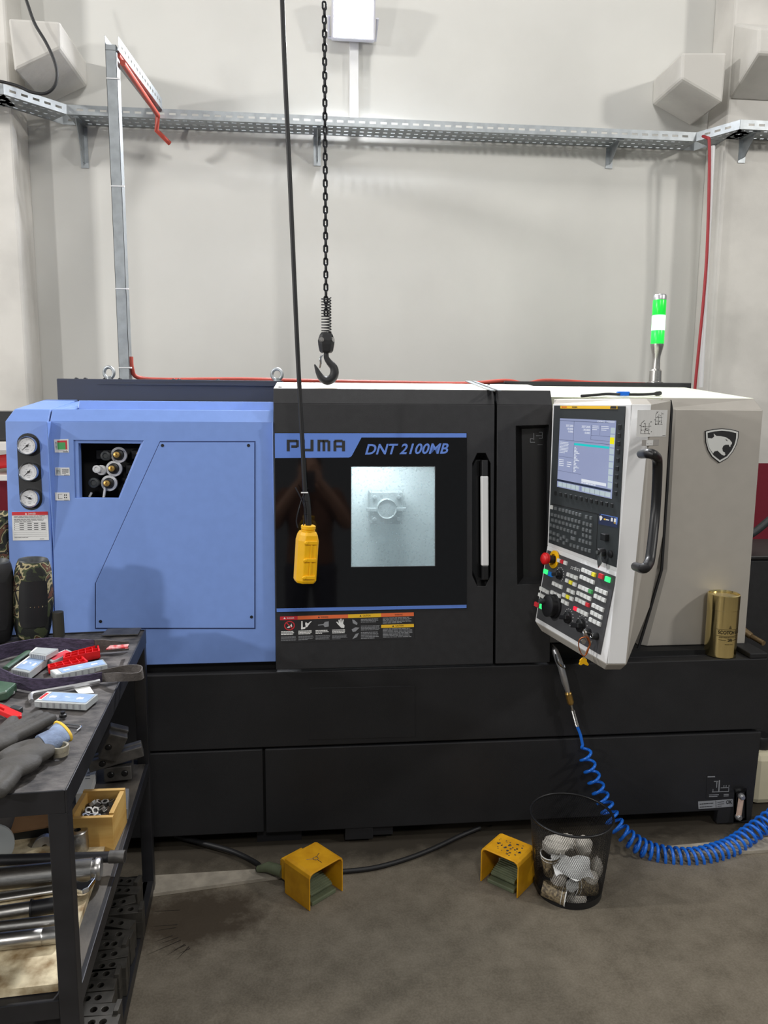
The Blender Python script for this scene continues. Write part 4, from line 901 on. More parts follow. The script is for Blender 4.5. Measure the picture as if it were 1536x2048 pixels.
# cable with blue connector on the grey roof
GR = lambda x, y, o=.009: PP(x, y, V((0, yG+.028, zgt+o)), V((0, -ROOF, 1)))
cc_ = thing('cable_with_connector', 'short black cable with a blue connector lying on the grey roof', 'cable', loc=GR(1245, 788))
mb = MB(); mb.tube(smoothpath([GR(1163, 792), GR(1190, 790), GR(1215, 788), GR(1240, 789)], 5), .005, 8); mb.tube(smoothpath([GR(1258, 789), GR(1285, 789), GR(1305, 788), GR(1320, 786.5)], 5), [.005]*12+[.008]*4, 8); mb.build('cord', M_RUB, cc_, smooth=60)
mb = MB(); mb.obox((0, 0, .002), (.045, .02, .016), Matrix.Translation(GR(1246, 788.5))); mb.build('connector', M_HOSE, cc_, bevel=.003)
# gold tin at the right end
cb_ = PY(1438, 1314, .04); ctp = PY(1445, 1190, .04)
TC = V((PY(1439, 1312, .057).x, .057, .6525))
tin = thing('gold_tin', 'shiny gold cylindrical whisky tin standing on the black ledge', 'tin', loc=TC)
Mt = Matrix.Translation(TC); hT = .232; rT = .0555
mb = MB(); mb.lathe([(0, 0), (rT-.002, 0), (rT, .003), (rT, hT-.055), (rT+.0006, hT-.054), (rT+.0006, hT), (rT-.003, hT+.002), (rT-.005, hT-.004), (0, hT-.005)], Mt, 48); mb.build('body', M_GOLD, tin, smooth=30)
mb = MB()
def wrap(s_, a0, z0, a1, z1, r=rT+.0012):
    o = bpy.data.curves.new('t', 'FONT'); o.body = s_; o.offset = .02; ob = bpy.data.objects.new('t', o); me = bpy.data.meshes.new_from_object(ob)
    xs_ = [v.co.x for v in me.vertices]; ys_ = [v.co.y for v in me.vertices]; x0, x1, y0, y1 = min(xs_), max(xs_), min(ys_), max(ys_)
    vs = [mb.bm.verts.new(TC+V((r*math.sin(math.radians(a0+(a1-a0)*(v.co.x-x0)/(x1-x0))), -r*math.cos(math.radians(a0+(a1-a0)*(v.co.x-x0)/(x1-x0))), z0+(z1-z0)*(v.co.y-y0)/(y1-y0)))) for v in me.vertices]
    for p in me.polygons: mb.face([vs[k] for k in p.vertices])
    bpy.data.objects.remove(ob)
def band(a0, a1, z0, z1, r=rT+.0011):
    n = max(1, int((a1-a0)/8))
    for k in range(n):
        A_, B_ = math.radians(a0+(a1-a0)*k/n), math.radians(a0+(a1-a0)*(k+1)/n)
        mb.quad(*[TC+V((r*math.sin(a), -r*math.cos(a), z)) for a, z in ((A_, z0), (B_, z0), (B_, z1), (A_, z1))])
dA = -8
wrap('SCOTCH BLUE', -44+dA+10, .093, 56+dA+10, .106); wrap('20', -8+dA+10, .066, 10+dA+10, .076); band(-40+dA, 60+dA, .1095, .1105); band(-40+dA, 60+dA, .085, .086); band(-30+dA, -4+dA, .070, .071); band(24+dA, 48+dA, .070, .071); wrap('SUPER PREMIUM SCOTCH WHISKY', -30+dA, .079, 50+dA, .082); wrap('YEARS OLD', -8+dA, .053, 24+dA, .056)
for k in range(4): band(4+dA+k, 14+dA-k, .114+k*.003, .1155+k*.003)
mb.build('tin_lettering', M_GOLDK, tin, norm=False)
# brass nozzle and black cover at the far right
mb = MB(); mb.tube([V((1.66, .22, .72)), V((1.70, .16, .685))], [.016, .013], 12); mb.tube([V((1.70, .16, .685)), V((1.715, .10, .675))], .010, 10); mb.tube([V((1.64, .26, .745)), V((1.66, .22, .72))], .011, 10)
mb.build('pipe_elbow', mat('dull_brass', (150, 128, 96), .4, .8, var=.15, scale=60), smooth=40, label='dull brass pipe elbow behind the gold tin', cat='pipe fitting')

# ------------------------------------------------------------------ chain hoist hook
YH = .13
hk = thing('hoist_hook', 'black chain hoist hook hanging on its chain above the machine roof', 'hoist hook', loc=(PY(652, 690, YH).x, YH, 1.9))
ax0, ax1 = PY(648.4, -40, YH), PY(652, 600, YH)
pitch = .0209; n_ = int((ax0-ax1).length/pitch); dv = (ax0-ax1).normalized()
b_ = MB(); hl, hwid = .0118, .0055
pth = [V((hwid*math.cos(a), 0, (hl-hwid)*(1 if math.sin(a) >= 0 else -1)+hwid*math.sin(a))) for a in [2*math.pi*(k+.5)/12 for k in range(12)]]
b_.tube(pth, .0036, 6, closed=True); link = b_.build('chain_link', mat('chain_black', (30, 31, 34), .4, .5, var=.2, scale=60), hk, smooth=60); link.matrix_parent_inverse = Matrix()
base0 = ax1-hk.location
for k in range(n_):
    o = link if k == 0 else link.copy()
    if k: COL.objects.link(o); o.parent = hk; o.matrix_parent_inverse = Matrix()
    o.matrix_local = Matrix.Translation(base0+dv*(pitch*(k-2))) @ Matrix.Rotation(math.radians(12+90*(k % 2)), 4, 'Z')
q = lambda x, y: PY(540+x/6.98, 540+y/6.98, YH)
c0, c1 = q(785, 385), q(788, 868)
b_ = MB(); N = 12*14; b_.tube([c0+(c1-c0)*(k/N)+V((.0158*math.cos(2*math.pi*k/14), .0158*math.sin(2*math.pi*k/14), 0)) for k in range(N+1)], .0021, 6); b_.build('spring', M_RUB, hk, smooth=60)
b_ = MB(); W = .0017/6.98*2.65/1500*1e3*0+2.66/1500/6.98
def ringz(y, hw_, hd, cx=785): c = q(cx, y); return [c+V((a*hw_*W, b*hd*W, 0)) for a, b in ((-1, -.4), (-.55, -1), (.55, -1), (1, -.4), (1, .4), (.55, 1), (-.55, 1), (-1, .4))]
b_.loft([ringz(868, 60, 50), ringz(905, 88, 62), ringz(985, 112, 70), ringz(1040, 108, 70), ringz(1130, 92, 62), ringz(1158, 70, 50)]); b_.build('hook_block', M_RUB, hk, bevel=.002)
for x in (718, 872):
    c = q(x, 978)+V((0, -.02 if x < 800 else -.012, 0)); b_ = MB(); b_.lathe([(0, .006), (.0055, .006), (.006, .0), (.0085, .0), (.0085, -.01)], frame(c, (1, 0, 0), (.0 if x < 800 else .5, -1, 0)), 14); b_.build('block_screw', M_STEEL, hk, smooth=40)
pts = [(785, 1150), (788, 1225), (828, 1290), (888, 1360), (900, 1440), (868, 1512), (797, 1545), (722, 1510), (674, 1435), (648, 1375), (622, 1318)]
rad = [32, 36, 44, 54, 60, 62, 60, 50, 36, 24, 8]
pp_ = smoothpath([q(*p) for p in pts], 4); rr_ = [rad[k//4]+(rad[min(k//4+1, 10)]-rad[k//4])*(k % 4)/4 for k in range(len(pp_))]
b_ = MB(); b_.tube(pp_, [v*W for v in rr_], 12); b_.build('hook', M_RUB, hk, smooth=60)
b_ = MB(); b_.tube(smoothpath([q(735, 1180)+V((0, -.008, 0)), q(705, 1235)+V((0, -.01, 0)), q(708, 1300)+V((0, -.008, 0)), q(700, 1365)], 5), 9*W, 8, flat=(1.6, .8)); b_.build('safety_latch', M_CHROME, hk, smooth=60)
# ------------------------------------------------------------------ pendant control
YC = -.22
pd = thing('crane_pendant', 'yellow crane push-button pendant hanging on a long black cable before the door', 'pendant control', loc=(PY(612, 1100, YC).x, YC, 1.2))
q = lambda x, y, o=0: PY(x, y, YC-o)
b_ = MB(); b_.tube(smoothpath([q(563, -40), q(570, 150), q(578, 320), q(586, 500), q(595, 700), q(603, 850), q(610, 985), q(614, 1030)], 5), .0066, 10); b_.build('cable', M_RUB, pd, smooth=60)
b_ = MB(); b_.tube([q(612, 985), q(614, 1000), q(616, 1025), q(617, 1050)], [.0075, .0088, .0092, .0095], 12)
for t in (.25, .45, .65): c = q(612+5*t, 985+65*t); b_.torus(frame(c, (1, 0, 0), (0, 0, 1)), .0088, .0012, 14, 5)
b_.build('strain_relief', M_RUB, pd, smooth=60)
b_ = MB(); b_.tube(smoothpath([q(609, 985, .008), q(600, 1010, .01), q(593, 1040, .01), q(596, 1056, .01)], 5), .0017, 6); b_.tube(smoothpath([q(591, 975, .012), q(607, 1008, .012), q(609, 1030, .012), q(607, 1052, .01)], 5), .0017, 6); b_.build('support_wire', M_RUB, pd, smooth=60)
b_ = MB(); b_.tube([q(602, 985.5, .009), q(616, 985.5, .009)], .0022, 8); b_.torus(frame(q(610, 985), (1, 0, 0), (0, 0, 1)), .0085, .0016, 14, 5); b_.build('cable_tie', M_WHITE, pd, smooth=60)
cB = q(612.5, 1110); k1 = 2.32/1500
axz = (q(617, 1050)-q(610, 1165)).normalized(); axx = V((1, .28, 0)); axx = (axx-axz*axx.dot(axz)).normalized()
Mp = frame(q(610, 1163), axx, axz); Hh = (q(617, 1062)-q(610, 1163)).length
def sect(w1, d1, z, cy=0, t=0): return [Mp @ V(p) for p in ((-w1, -d1*.35+cy, z), (-w1*.45, -d1+cy, z), (w1*.75, -d1+cy, z), (w1, -d1*.6+cy, z), (w1, d1+cy, z), (-w1, d1+cy, z))]
b_ = MB(); b_.loft([sect(.027, .022, -.003), sect(.031, .026, .006), sect(.031, .027, Hh*.82), sect(.027, .026, Hh*.93), sect(.022, .02, Hh)]); b_.build('body', M_YEL, pd, bevel=.003)
b_ = MB(); b_.lathe([(0, Hh), (.0215, Hh), (.0215, Hh+.004), (.019, Hh+.005), (.0225, Hh+.007), (.0225, Hh+.016), (.02, Hh+.018), (0, Hh+.018)], Mp, 20); b_.build('collar', M_YEL, pd, smooth=35)
for t in (.12, .46, .80):
    b_ = MB(); b_.obox((.006, -.0285, Hh*t), (.034, .006, .012), Mp); b_.lathe([(0, .003), (.005, .003), (.006, 0), (.006, -.004)], frame(Mp @ V((-.012, -.031, Hh*t)), axx, -(Mp.to_3x3() @ V((0, 1, 0)))), 12); b_.build('button_guard', M_YEL, pd, bevel=.002)
b_ = MB(); b_.obox((.006, -.0275, Hh*.46), (.006, .004, Hh*.66), Mp); b_.obox((.024, -.022, Hh*.46), (.004, .006, Hh*.8), Mp); b_.build('front_rib', M_YEL, pd, bevel=.001)
# ------------------------------------------------------------------ keys hanging from the console
kp = Lw(*cr(765, 1650), .036)
yk = kp.y-.02
ks = thing('key_ring', 'bunch of keys with copper ring and yellow tag hanging under the console', 'keys', loc=kp)
q = lambda x, y: PY(x, y, yk)
b_ = MB(); b_.tube(smoothpath([q(1171, 1274), q(1160, 1278), q(1157, 1290), q(1162, 1306), q(1168, 1312), q(1175, 1305), q(1179, 1288), q(1177, 1276)], 5, True), .0016, 6, closed=True); b_.tube(smoothpath([q(1176, 1275), q(1180, 1288), q(1175, 1300), q(1172, 1309)], 5), .0028, 6); b_.build('ring', mat('copper_wire', (190, 104, 52), .35, .8, var=.1), ks, smooth=60)
b_ = MB(); b_.tube([q(1167, 1311), q(1166, 1317)], .0012, 6); b_.tube([q(1170, 1311), q(1170, 1317)], .0012, 6); b_.build('tag_link', M_STEEL, ks)
tg = [(1165, 1316), (1170, 1315.5), (1174, 1319), (1174, 1323), (1178, 1329), (1176, 1332), (1171, 1330), (1167, 1328), (1162, 1331), (1158, 1329), (1160, 1325), (1160, 1321)]
b_ = MB(); b_.plate([q(*p) for p in tg], (0, .005, 0)); b_.build('tag', M_YEL, ks, bevel=.001)
for pts in ([(1168, 1262), (1172, 1261), (1177, 1272), (1180, 1281), (1176, 1284), (1171, 1276)], [(1163, 1282), (1170, 1279), (1174, 1284), (1171, 1290), (1166, 1289)], [(1178, 1282), (1186, 1283), (1183, 1290), (1178, 1289)]):
    b_ = MB(); b_.plate([q(*p)+V((0, .006, 0)) for p in pts], (0, .002, 0)); b_.build('key', M_STEEL, ks)
b_ = MB(); b_.tube([kp-NL*.012, q(1172, 1264)], .002, 6); b_.build('key_stem', M_STEEL, ks)
# ------------------------------------------------------------------ air gun with coiled blue hose
ag = thing('air_blow_gun', 'grey air blow gun hooked on the ledge with a coiled blue hose to the floor', 'air gun', loc=PY(1120, 1330, -.02))
q = lambda x, y, Y=-.03: PY(x, y, Y)
b_ = MB(); b_.tube([q(1104, 1292, .03), q(1110, 1302, .0), q(1117, 1320, -.012), q(1122, 1333, -.025), q(1130, 1365), q(1136, 1384)], [.008, .014, .015, .014, .0135, .009], 12, flat=(1, .8)); b_.build('gun_body', M_ALU, ag, smooth=50)
b_ = MB(); b_.tube([q(1101, 1289, .05), q(1106, 1295, .03)], .007, 10); b_.build('nozzle', M_PLAS, ag, smooth=50)
b_ = MB(); b_.tube(smoothpath([q(1112, 1308, -.03), q(1116, 1325, -.045), q(1127, 1336, -.045), q(1126, 1330, -.04)], 4), .005, 8, flat=(1.6, .6)); b_.build('lever', M_CHROME, ag, smooth=50)
b_ = MB(); b_.tube([q(1136, 1384), q(1136.5, 1387), q(1137, 1388), q(1139, 1396), q(1139.5, 1398), q(1141, 1404), q(1142, 1409)], [.010, .0125, .0115, .0125, .0115, .0125, .008], 14); b_.build('coupling', M_BRASS, ag, smooth=35)
c0, c1 = q(1142, 1409), q(1154, 1452)
b_ = MB(); b_.tube([c0, c1], .0045, 8); N = 20*8; dd = (c1-c0).normalized(); e1 = dd.orthogonal().normalized(); e2 = dd.cross(e1)
b_.tube([c0+(c1-c0)*(.25+.75*k/N)+(e1*math.cos(k*math.pi/4)+e2*math.sin(k*math.pi/4))*.0062 for k in range(N+1)], .0014, 5); b_.build('hose_spring', M_STEEL, ag, smooth=60)
ctl = [q(1154, 1452), q(1161, 1470, -.032), q(1166, 1492, -.035), q(1176, 1525, -.045), q(1192, 1568, -.06), q(1209, 1605, -.08), q(1232, 1648, -.12), q(1262, 1680, -.15)]
ctl += [PY(*p) for p in ((1300, 1702, -.17), (1340, 1712, -.19), (1385, 1715, -.2), (1425, 1707, -.19), (1465, 1692, -.165), (1505, 1665, -.13), (1545, 1636, -.1), (1600, 1600, -.06))]
cp = smoothpath(ctl, 16)
L = [0]
for a, c in zip(cp[:-1], cp[1:]): L.append(L[-1]+(c-a).length)
def at(s):
    for k in range(1, len(L)):
        if L[k] >= s: t = (s-L[k-1])/max(1e-9, L[k]-L[k-1]); return cp[k-1].lerp(cp[k], t), (cp[min(k+2, len(cp)-1)]-cp[max(k-3, 0)]).normalized()
    return cp[-1], (cp[-1]-cp[-4]).normalized()
pts = []; ph = math.radians(200); s_ = 0.0; tot = L[-1]; st = .075
while s_ < tot:
    P_, t = at(s_)
    nn = V((0, 0, 1)).cross(t); nn = nn.normalized() if nn.length > .05 else V((1, 0, 0)); bb = t.cross(nn)
    f = min(1, max(0, (s_-st)/.03)); f2 = min(1, max(0, (s_-.12)/.45))
    R_ = f*(.022+.008*f2)
    pts.append(P_+R_*(math.cos(ph)*nn+math.sin(ph)*bb))
    pit = .047-.0225*min(1, max(0, (s_-.1)/.38)) if s_ < .75 else .0245+.006*min(1, (s_-.75)/.3)
    ds = pit/14; s_ += ds; ph += 2*math.pi/14 if s_ > st else 0
b_ = MB(); b_.tube(pts, .0054, 7); b_.build('coiled_hose', M_HOSE, ag, smooth=70)

# ------------------------------------------------------------------ foot pedals
def pedal(name, A, Bq, depth, label, dirty):
    A, Bq = V(A), V(Bq); ux_ = (Bq-A).normalized(); W_ = (Bq-A).length; M = frame(A, ux_, (0, 0, 1)); H = .122
    t = thing(name, label, 'foot pedal', 'foot pedals on the floor', loc=A+ux_*W_/2)
    b_ = MB(); th = .0045; r = .014
    def U_(off, h): return [V((off, 0, 0)), V((off, 0, h-r)), V((off+r*.3, 0, h-r*.3)), V((off+r, 0, h)), V((W_-off-r, 0, h)), V((W_-off-r*.3, 0, h-r*.3)), V((W_-off, 0, h-r)), V((W_-off, 0, 0))]
    o_, i_ = U_(0, H), U_(th, H-th)
    ring = [M @ p for p in o_+i_[::-1]]
    b_.plate(ring, M.to_3x3() @ V((0, depth, 0)))
    b_.build('hood', M_YELP, t, bevel=.0015)
    b_ = MB(); b_.box((.004, depth-.004, .03), (W_-.004, depth, H-.006), M); b_.box((W_*.15, depth, .02), (W_*.75, depth+.045, H-.03), M); b_.box((W_*.2, depth+.03, .05), (W_*.6, depth+.06, H-.045), M); b_.build('rear_housing', M_YELP, t, bevel=.004)
    b_ = MB(); b_.box((.02, .01, .0), (W_-.02, depth, .014), M); b_.box((.03, depth*.45, .014), (W_-.03, depth-.006, .034), M); b_.build('base', M_GRNM, t, bevel=.003)
    b_ = MB(); Mt_ = M @ Matrix.Translation((0, .025, .022)) @ Matrix.Rotation(math.radians(16), 4, 'X')
    b_.box((.026, 0, 0), (W_-.026, depth*.75, .008), Mt_)
    for k in range(9): b_.box((.026, .006+k*depth*.075, .008), (W_-.026, .006+k*depth*.075+.004, .0115), Mt_)
    b_.build('treadle', M_GRNM, t, bevel=.001)
    b_ = MB(); b_.box((W_*.25, depth*.72, .055), (W_*.7, depth-.005, .085), M); b_.build('switch_body', M_PLAS, t, bevel=.002)
    b_ = MB(); b_.ball(M @ V((W_*.35, depth*.7, .075)), .006, 6); b_.build('screw_head', M_STEEL, t, smooth=60)
    if dirty:
        b_ = MB(); c = M @ V((W_*.5, depth*.42, H+.0006)); 
        for a in range(6): e = c+M.to_3x3() @ V((.009*math.cos(a*1.047), .009*math.sin(a*1.047), 0)); e2 = c+M.to_3x3() @ V((.009*math.cos(a*1.047+1.047), .009*math.sin(a*1.047+1.047), 0)); b_.tube([e, e2], .0009, 4)
        for a in (.5, 2.6, 4.7): b_.tube([c+M.to_3x3() @ V((.009*math.cos(a), .009*math.sin(a), 0)), c+M.to_3x3() @ V((.03*math.cos(a), .03*math.sin(a), 0))], .0009, 4)
        b_.build('stamped_mark', M_DKST, t)
    else:
        b_ = MB(); rnd = random.Random(3)
        for k in range(40):
            c = M @ V((rnd.uniform(.025, W_-.025), rnd.uniform(.015, depth-.02), H+.0004)); s1 = rnd.uniform(.002, .006); a = rnd.random()*6
            b_.flat([c+s1*rnd.uniform(.5, 1)*V((math.cos(a+k2*1.05), math.sin(a+k2*1.05), 0)) for k2 in range(6)])
        b_.build('grease_spots', M_DKST, t, kind='stuff')
    return t, M, W_
t1, M1, W1 = pedal('foot_pedal', (-.012, -.352, 0), (.097, -.262, 0), .125, 'yellow foot pedal with stamped three-armed mark, nearer the workbench', True)
t2, M2, W2 = pedal('foot_pedal', (.553, -.251, 0), (.653, -.349, 0), .115, 'yellow foot pedal with greasy spotted hood, beside the wire waste bin', False)
b_ = MB(); a = M1 @ V((W1*.2, .17, .04)); b_.tube([a, a+V((-.05, .03, .0)), a+V((-.085, .045, -.015))], [.02, .017, .010], 12); b_.build('cable_gland', M_GRNM, t1, smooth=50)
b_ = MB(); b_.tube(smoothpath([a+V((-.085, .045, -.015)), PZ(515, 1728, .02), PZ(470, 1705, .02), PZ(420, 1690, .02), PZ(350, 1672, .02)], 6), .009, 8); b_.build('pedal_cord', M_RUB, t1, smooth=60)
b_ = MB(); b_.tube(smoothpath([PZ(672, 1744, .01), PZ(740, 1737, .01), PZ(800, 1722, .01), PZ(860, 1700, .01), PZ(920, 1672, .012), PZ(960, 1655, .02)], 6), .008, 8); b_.build('floor_cable', M_RUB, smooth=60, label='black cable curving across the floor between the two yellow foot pedals', cat='cable')
# ------------------------------------------------------------------ wire waste bin with rubbish
BC = V((.832, -.315, 0)); RB, RT, HB = .104, .131, .262
bn = thing('waste_bin', 'black wire mesh waste bin full of crumpled paper and cups', 'waste bin', loc=BC)
b_ = MB(); NW = 120
for s in (-1, 1):
    for k in range(NW):
        pts = []
        for j in range(9):
            t = j/8; r = RB+(RT-RB)*t**.8; a = 2*math.pi*k/NW+s*t*.95; pts.append(BC+V((r*math.cos(a), r*math.sin(a), .006+t*(HB-.006))))
        b_.tube(pts, .00062, 3, caps=False)
b_.build('wire_mesh', M_PLAS, bn, kind='stuff', norm=False)
b_ = MB(); b_.torus(Matrix.Translation(BC+V((0, 0, HB))), RT, .0042, 48, 8); b_.build('rim', M_PLAS, bn, smooth=60)
b_ = MB(); b_.lathe([(0, .003), (RB, .003), (RB+.002, .0), (RB+.004, .024), (RB+.0025, .024), (RB-.002, .006), (0, .006)], Matrix.Translation(BC), 48); b_.build('base', M_PLAS, bn, smooth=40)
def crumple(c, sx, sy, sz, seed, m=M_TISSUE):
    rnd = random.Random(seed); f = [(V((rnd.uniform(-1, 1), rnd.uniform(-1, 1), rnd.uniform(-1, 1))).normalized(), rnd.uniform(2, 5), rnd.uniform(0, 6)) for _ in range(9)]
    b_ = MB(); b_.ball((0, 0, 0), 1, 11)
    for v in b_.bm.verts:
        d = v.co.normalized(); k = 1+sum(.09*abs(math.sin(fr*d.dot(ax)*2.2+p)) for ax, fr, p in f)-.35
        v.co = V(c)+V((d.x*k*sx, d.y*k*sy, d.z*k*sz))
    return b_
def inbin(x, y, dy=0.): return PY(x, y, BC.y+dy)
rub = [(1112, 1690, -.03, .038, .03, .024, 'large white tissue lying on top of the rubbish, bin\'s left'), (1136, 1684, .03, .026, .025, .02, 'small crumpled tissue at the top back of the bin'), (1166, 1692, .01, .026, .02, .03, 'folded white tissue leaning at the bin\'s upper right'),
       (1118, 1752, -.06, .024, .022, .034, 'crumpled tissue in the middle of the bin beside the labelled cup'), (1178, 1757, -.05, .026, .022, .022, 'crumpled tissue against the right side of the bin'), (1152, 1797, -.065, .03, .024, .02, 'crumpled tissue at the very bottom of the bin'), (1103, 1780, -.06, .022, .02, .014, 'thin torn tissue low at the left of the bin'), (1193, 1735, -.02, .016, .02, .03, 'narrow white tissue standing at the right side of the bin')]
for k, (x, y, dy, sx, sy, sz, lbl) in enumerate(rub):
    crumple(inbin(x, y, dy), sx, sy, sz, k+2).build('crumpled_tissue', M_TISSUE, smooth=35, label=lbl, cat='tissue', group='tissues in the waste bin')
c = inbin(1138, 1718, -.055); b_ = MB(); g = []
for i in range(9):
    g.append([c+V((-.062+.0155*i, .010*math.sin(i*1.3+j*.8)-.008*j, .024-.006*j-.0035*i*.7+.005*math.sin(i*.9+j))) for j in range(8)])
b_.loft(g, closed=False); b_.build('printed_paper', M_PAPER, smooth=50, label='white printed paper bag lying across the rubbish in the bin', cat='paper')
def cup(c, axis, lbl, m=M_CUPB, r=.031, h=.075, lid=False):
    t = thing('paper_cup', lbl, 'cup', 'cups in the waste bin', loc=c); M = frame(c, (0, 0, 1) if abs(V(axis).z) < .9 else (1, 0, 0), axis)
    b_ = MB(); b_.lathe([(0, .002), (r*.78, .002), (r*.8, 0), (r, h), (r*.97, h), (r*.76, .005), (0, .005)], M, 24); b_.build('cup_body', m, t, smooth=40)
    b_ = MB(); b_.torus(M @ Matrix.Translation((0, 0, h)), r, .0018, 24, 6); b_.torus(M @ Matrix.Translation((0, 0, h-.012)), r*.985, .0008, 24, 5); b_.build('rim', M_PAPER, t, smooth=60)
cup(inbin(1103, 1745, -.045), (-.12, -.12, .95), 'brown printed cup standing at the left side inside the bin')
cup(inbin(1085, 1775, -.05), (.85, -.45, -.1), 'brown printed cup lying at the bottom left of the bin, mouth to the viewer')
cup(inbin(1190, 1775, -.055), (-.9, -.05, .2), 'brown printed cup lying at the bottom right of the bin')
b_ = MB(); b_.lathe([(0, 0), (.020, 0), (.021, .004), (.016, .006), (0, .006)], frame(inbin(1143, 1770, -.085), (1, 0, 0), (.2, -1, .25)), 24); b_.build('cup_lid', M_PAPER, smooth=40, label='round white cup lid showing in the middle of the bin', cat='lid')
lb_ = inbin(1096, 1748, -.092)

# ------------------------------------------------------------------ workbench
BO_ = V((-.511, -.185, 0)); bv = V((-.067, .998, 0)).normalized(); bu = V((bv.y, -bv.x, 0))
BM_ = Matrix(((bu.x, bv.x, 0, BO_.x), (bu.y, bv.y, 0, BO_.y), (0, 0, 1, 0), (0, 0, 0, 1)))
ZTB, ZSH = .87, .447
bench = thing('workbench', 'black steel workbench with worn rubber top and lower shelf at the left', 'workbench', loc=BM_ @ V((-.5, -.5, 0)))
LF = -1.25
b_ = MB(); b_.box((LF, -.985, ZTB-.012), (-.004, -.005, ZTB-.004), BM_); b_.build('tabletop', M_MAT, bench)
def bar(a, b, name='rail', bev=.002): m_ = MB(); m_.box(a, b, BM_); m_.build(name, M_BENCH, bench, bevel=bev)
bar((-.004, -.99, ZTB-.045), (0, 0, ZTB), 'edge_angle', .0012); bar((LF, -.99, ZTB-.045), (-.004, -.986, ZTB), 'edge_angle', .0012); bar((LF, -.004, ZTB-.045), (-.004, 0, ZTB), 'edge_angle', .0012)
bar((-.036, -.988, 0), (-.001, -.953, ZTB-.045), 'leg'); bar((-.036, -.037, 0), (-.001, -.002, ZTB-.045), 'leg'); bar((LF, -.988, 0), (LF+.035, -.953, ZTB-.045), 'leg'); bar((LF, -.037, 0), (LF+.035, -.002, ZTB-.045), 'leg')
for z in (ZSH-.042, .006):
    bar((-.035, -.953, z), (-.002, -.037, z+.04)); bar((LF+.035, -.986, z), (-.036, -.955, z+.04)); bar((LF+.035, -.035, z), (-.036, -.004, z+.04))
b_ = MB(); b_.box((LF, -.95, ZSH-.008), (-.012, -.04, ZSH), BM_); b_.build('shelf', M_SHELF, bench)
b_ = MB(); b_.box((LF, -.95, .036), (-.02, -.04, .046), BM_); b_.build('bottom_shelf', M_DKST, bench)
b_ = MB(); c = PZ(190, 1750, .46)
b_.box((LF+.1, -.965, ZSH), (-.043, -.44, ZSH+.016), BM_); b_.build('chipboard_sheet', M_WBRD, label='stained pale chipboard sheet lying on the workbench shelf', cat='board')
ZT_ = ZTB+.001
def T(x, y, z=ZT_): return PZ(x, y, z)
# paper plate at the rear corner
b_ = MB(); b_.plate([T(202, 1272), T(276, 1270), T(283, 1257), T(216, 1259)], (0, 0, .003)); b_.build('flat_plate', M_DKST, label='flat grey steel plate on the far right corner of the workbench', cat='plate')
# loudspeakers
def speaker(x, y, name, lbl, m_, r=.057, h=.232, tilt=.06):
    c = T(x, y); t = thing(name, lbl, 'speaker', loc=c); M = Matrix.Translation(c) @ Matrix.Rotation(tilt, 4, 'Y')
    prof = [(0, 0), (r*.72, 0), (r*.80, .006), (r*.90, h*.15), (r, h*.45), (r*.98, h*.6), (r*.88, h*.87), (r*.80, h*.96), (r*.74, h)]
    b_ = MB(); b_.lathe(prof, M, 32); b_.build('speaker_body', m_, t, smooth=50)
    b_ = MB(); b_.lathe([(r*.74, h), (r*.70, h+.004), (r*.64, h), (r*.55, h-.012), (r*.3, h-.014), (0, h-.012)], M, 32); b_.build('end_ring', M_PLAS2, t, smooth=50)
    b_ = MB()
    for k in range(6):
        pass
    pa = []
    for z in (.18, .25, .5, .72, .78):
        rr = r*(1.01 if .3 < z < .7 else (.965 if z < .3 else .955)); hw = .75 if .24 < z < .74 else .62
        pa.append([M @ V((rr*math.sin(a), -rr*math.cos(a), h*z)) for a in [(-hw+2*hw*k/8)+.35 for k in range(9)]])
    b_.loft(pa, closed=False); b_.build('control_panel', M_RUB, t, smooth=60, norm=True)
    return t
M_CAMO = mat('camouflage_fabric', (60, 62, 48), .85, bump=.3, bscale=400)
def camo():
    nt = M_CAMO.node_tree; L = nt.links.new; b = nt.nodes['Principled BSDF']; tc = [n for n in nt.nodes if n.bl_idname == 'ShaderNodeTexCoord'][0]
    n = nt.nodes.new('ShaderNodeTexNoise'); n.inputs['Scale'].default_value = 24; n.inputs['Detail'].default_value = 1.5; n.inputs['Distortion'].default_value = .6; L(tc.outputs['Object'], n.inputs['Vector'])
    r = nt.nodes.new('ShaderNodeValToRGB'); r.color_ramp.interpolation = 'CONSTANT'; e = r.color_ramp.elements
    e[0].color = lin((34, 36, 34))+(1,); e[1].position = .43; e[1].color = lin((66, 74, 50))+(1,)
    for p, c in ((.49, (168, 156, 120)), (.54, (40, 40, 36)), (.58, (104, 68, 52)), (.64, (132, 136, 104))): k = e.new(p); k.color = lin(c)+(1,)
    L(n.outputs[0], r.inputs[0]); L(r.outputs[0], b.inputs['Base Color'])
camo()
speaker(66, 1272, 'camouflage_speaker', 'barrel shaped camouflage portable speaker standing upright on the workbench', M_CAMO)
speaker(-12, 1280, 'black_speaker', 'black portable speaker beside the camouflage one, cut by the frame', M_RUB, r=.058, h=.236)
b_ = MB(); b_.lathe([(0, 0), (.0165, 0), (.0165, .074), (.015, .0755), (0, .0755)], Matrix.Translation(T(118, 1272)), 24); b_.build('steel_slug', mat('dark_olive_steel', (62, 60, 52), .6, .3, var=.1), smooth=40, label='dark upright steel cylinder standing beside the camouflage speaker', cat='cylinder')
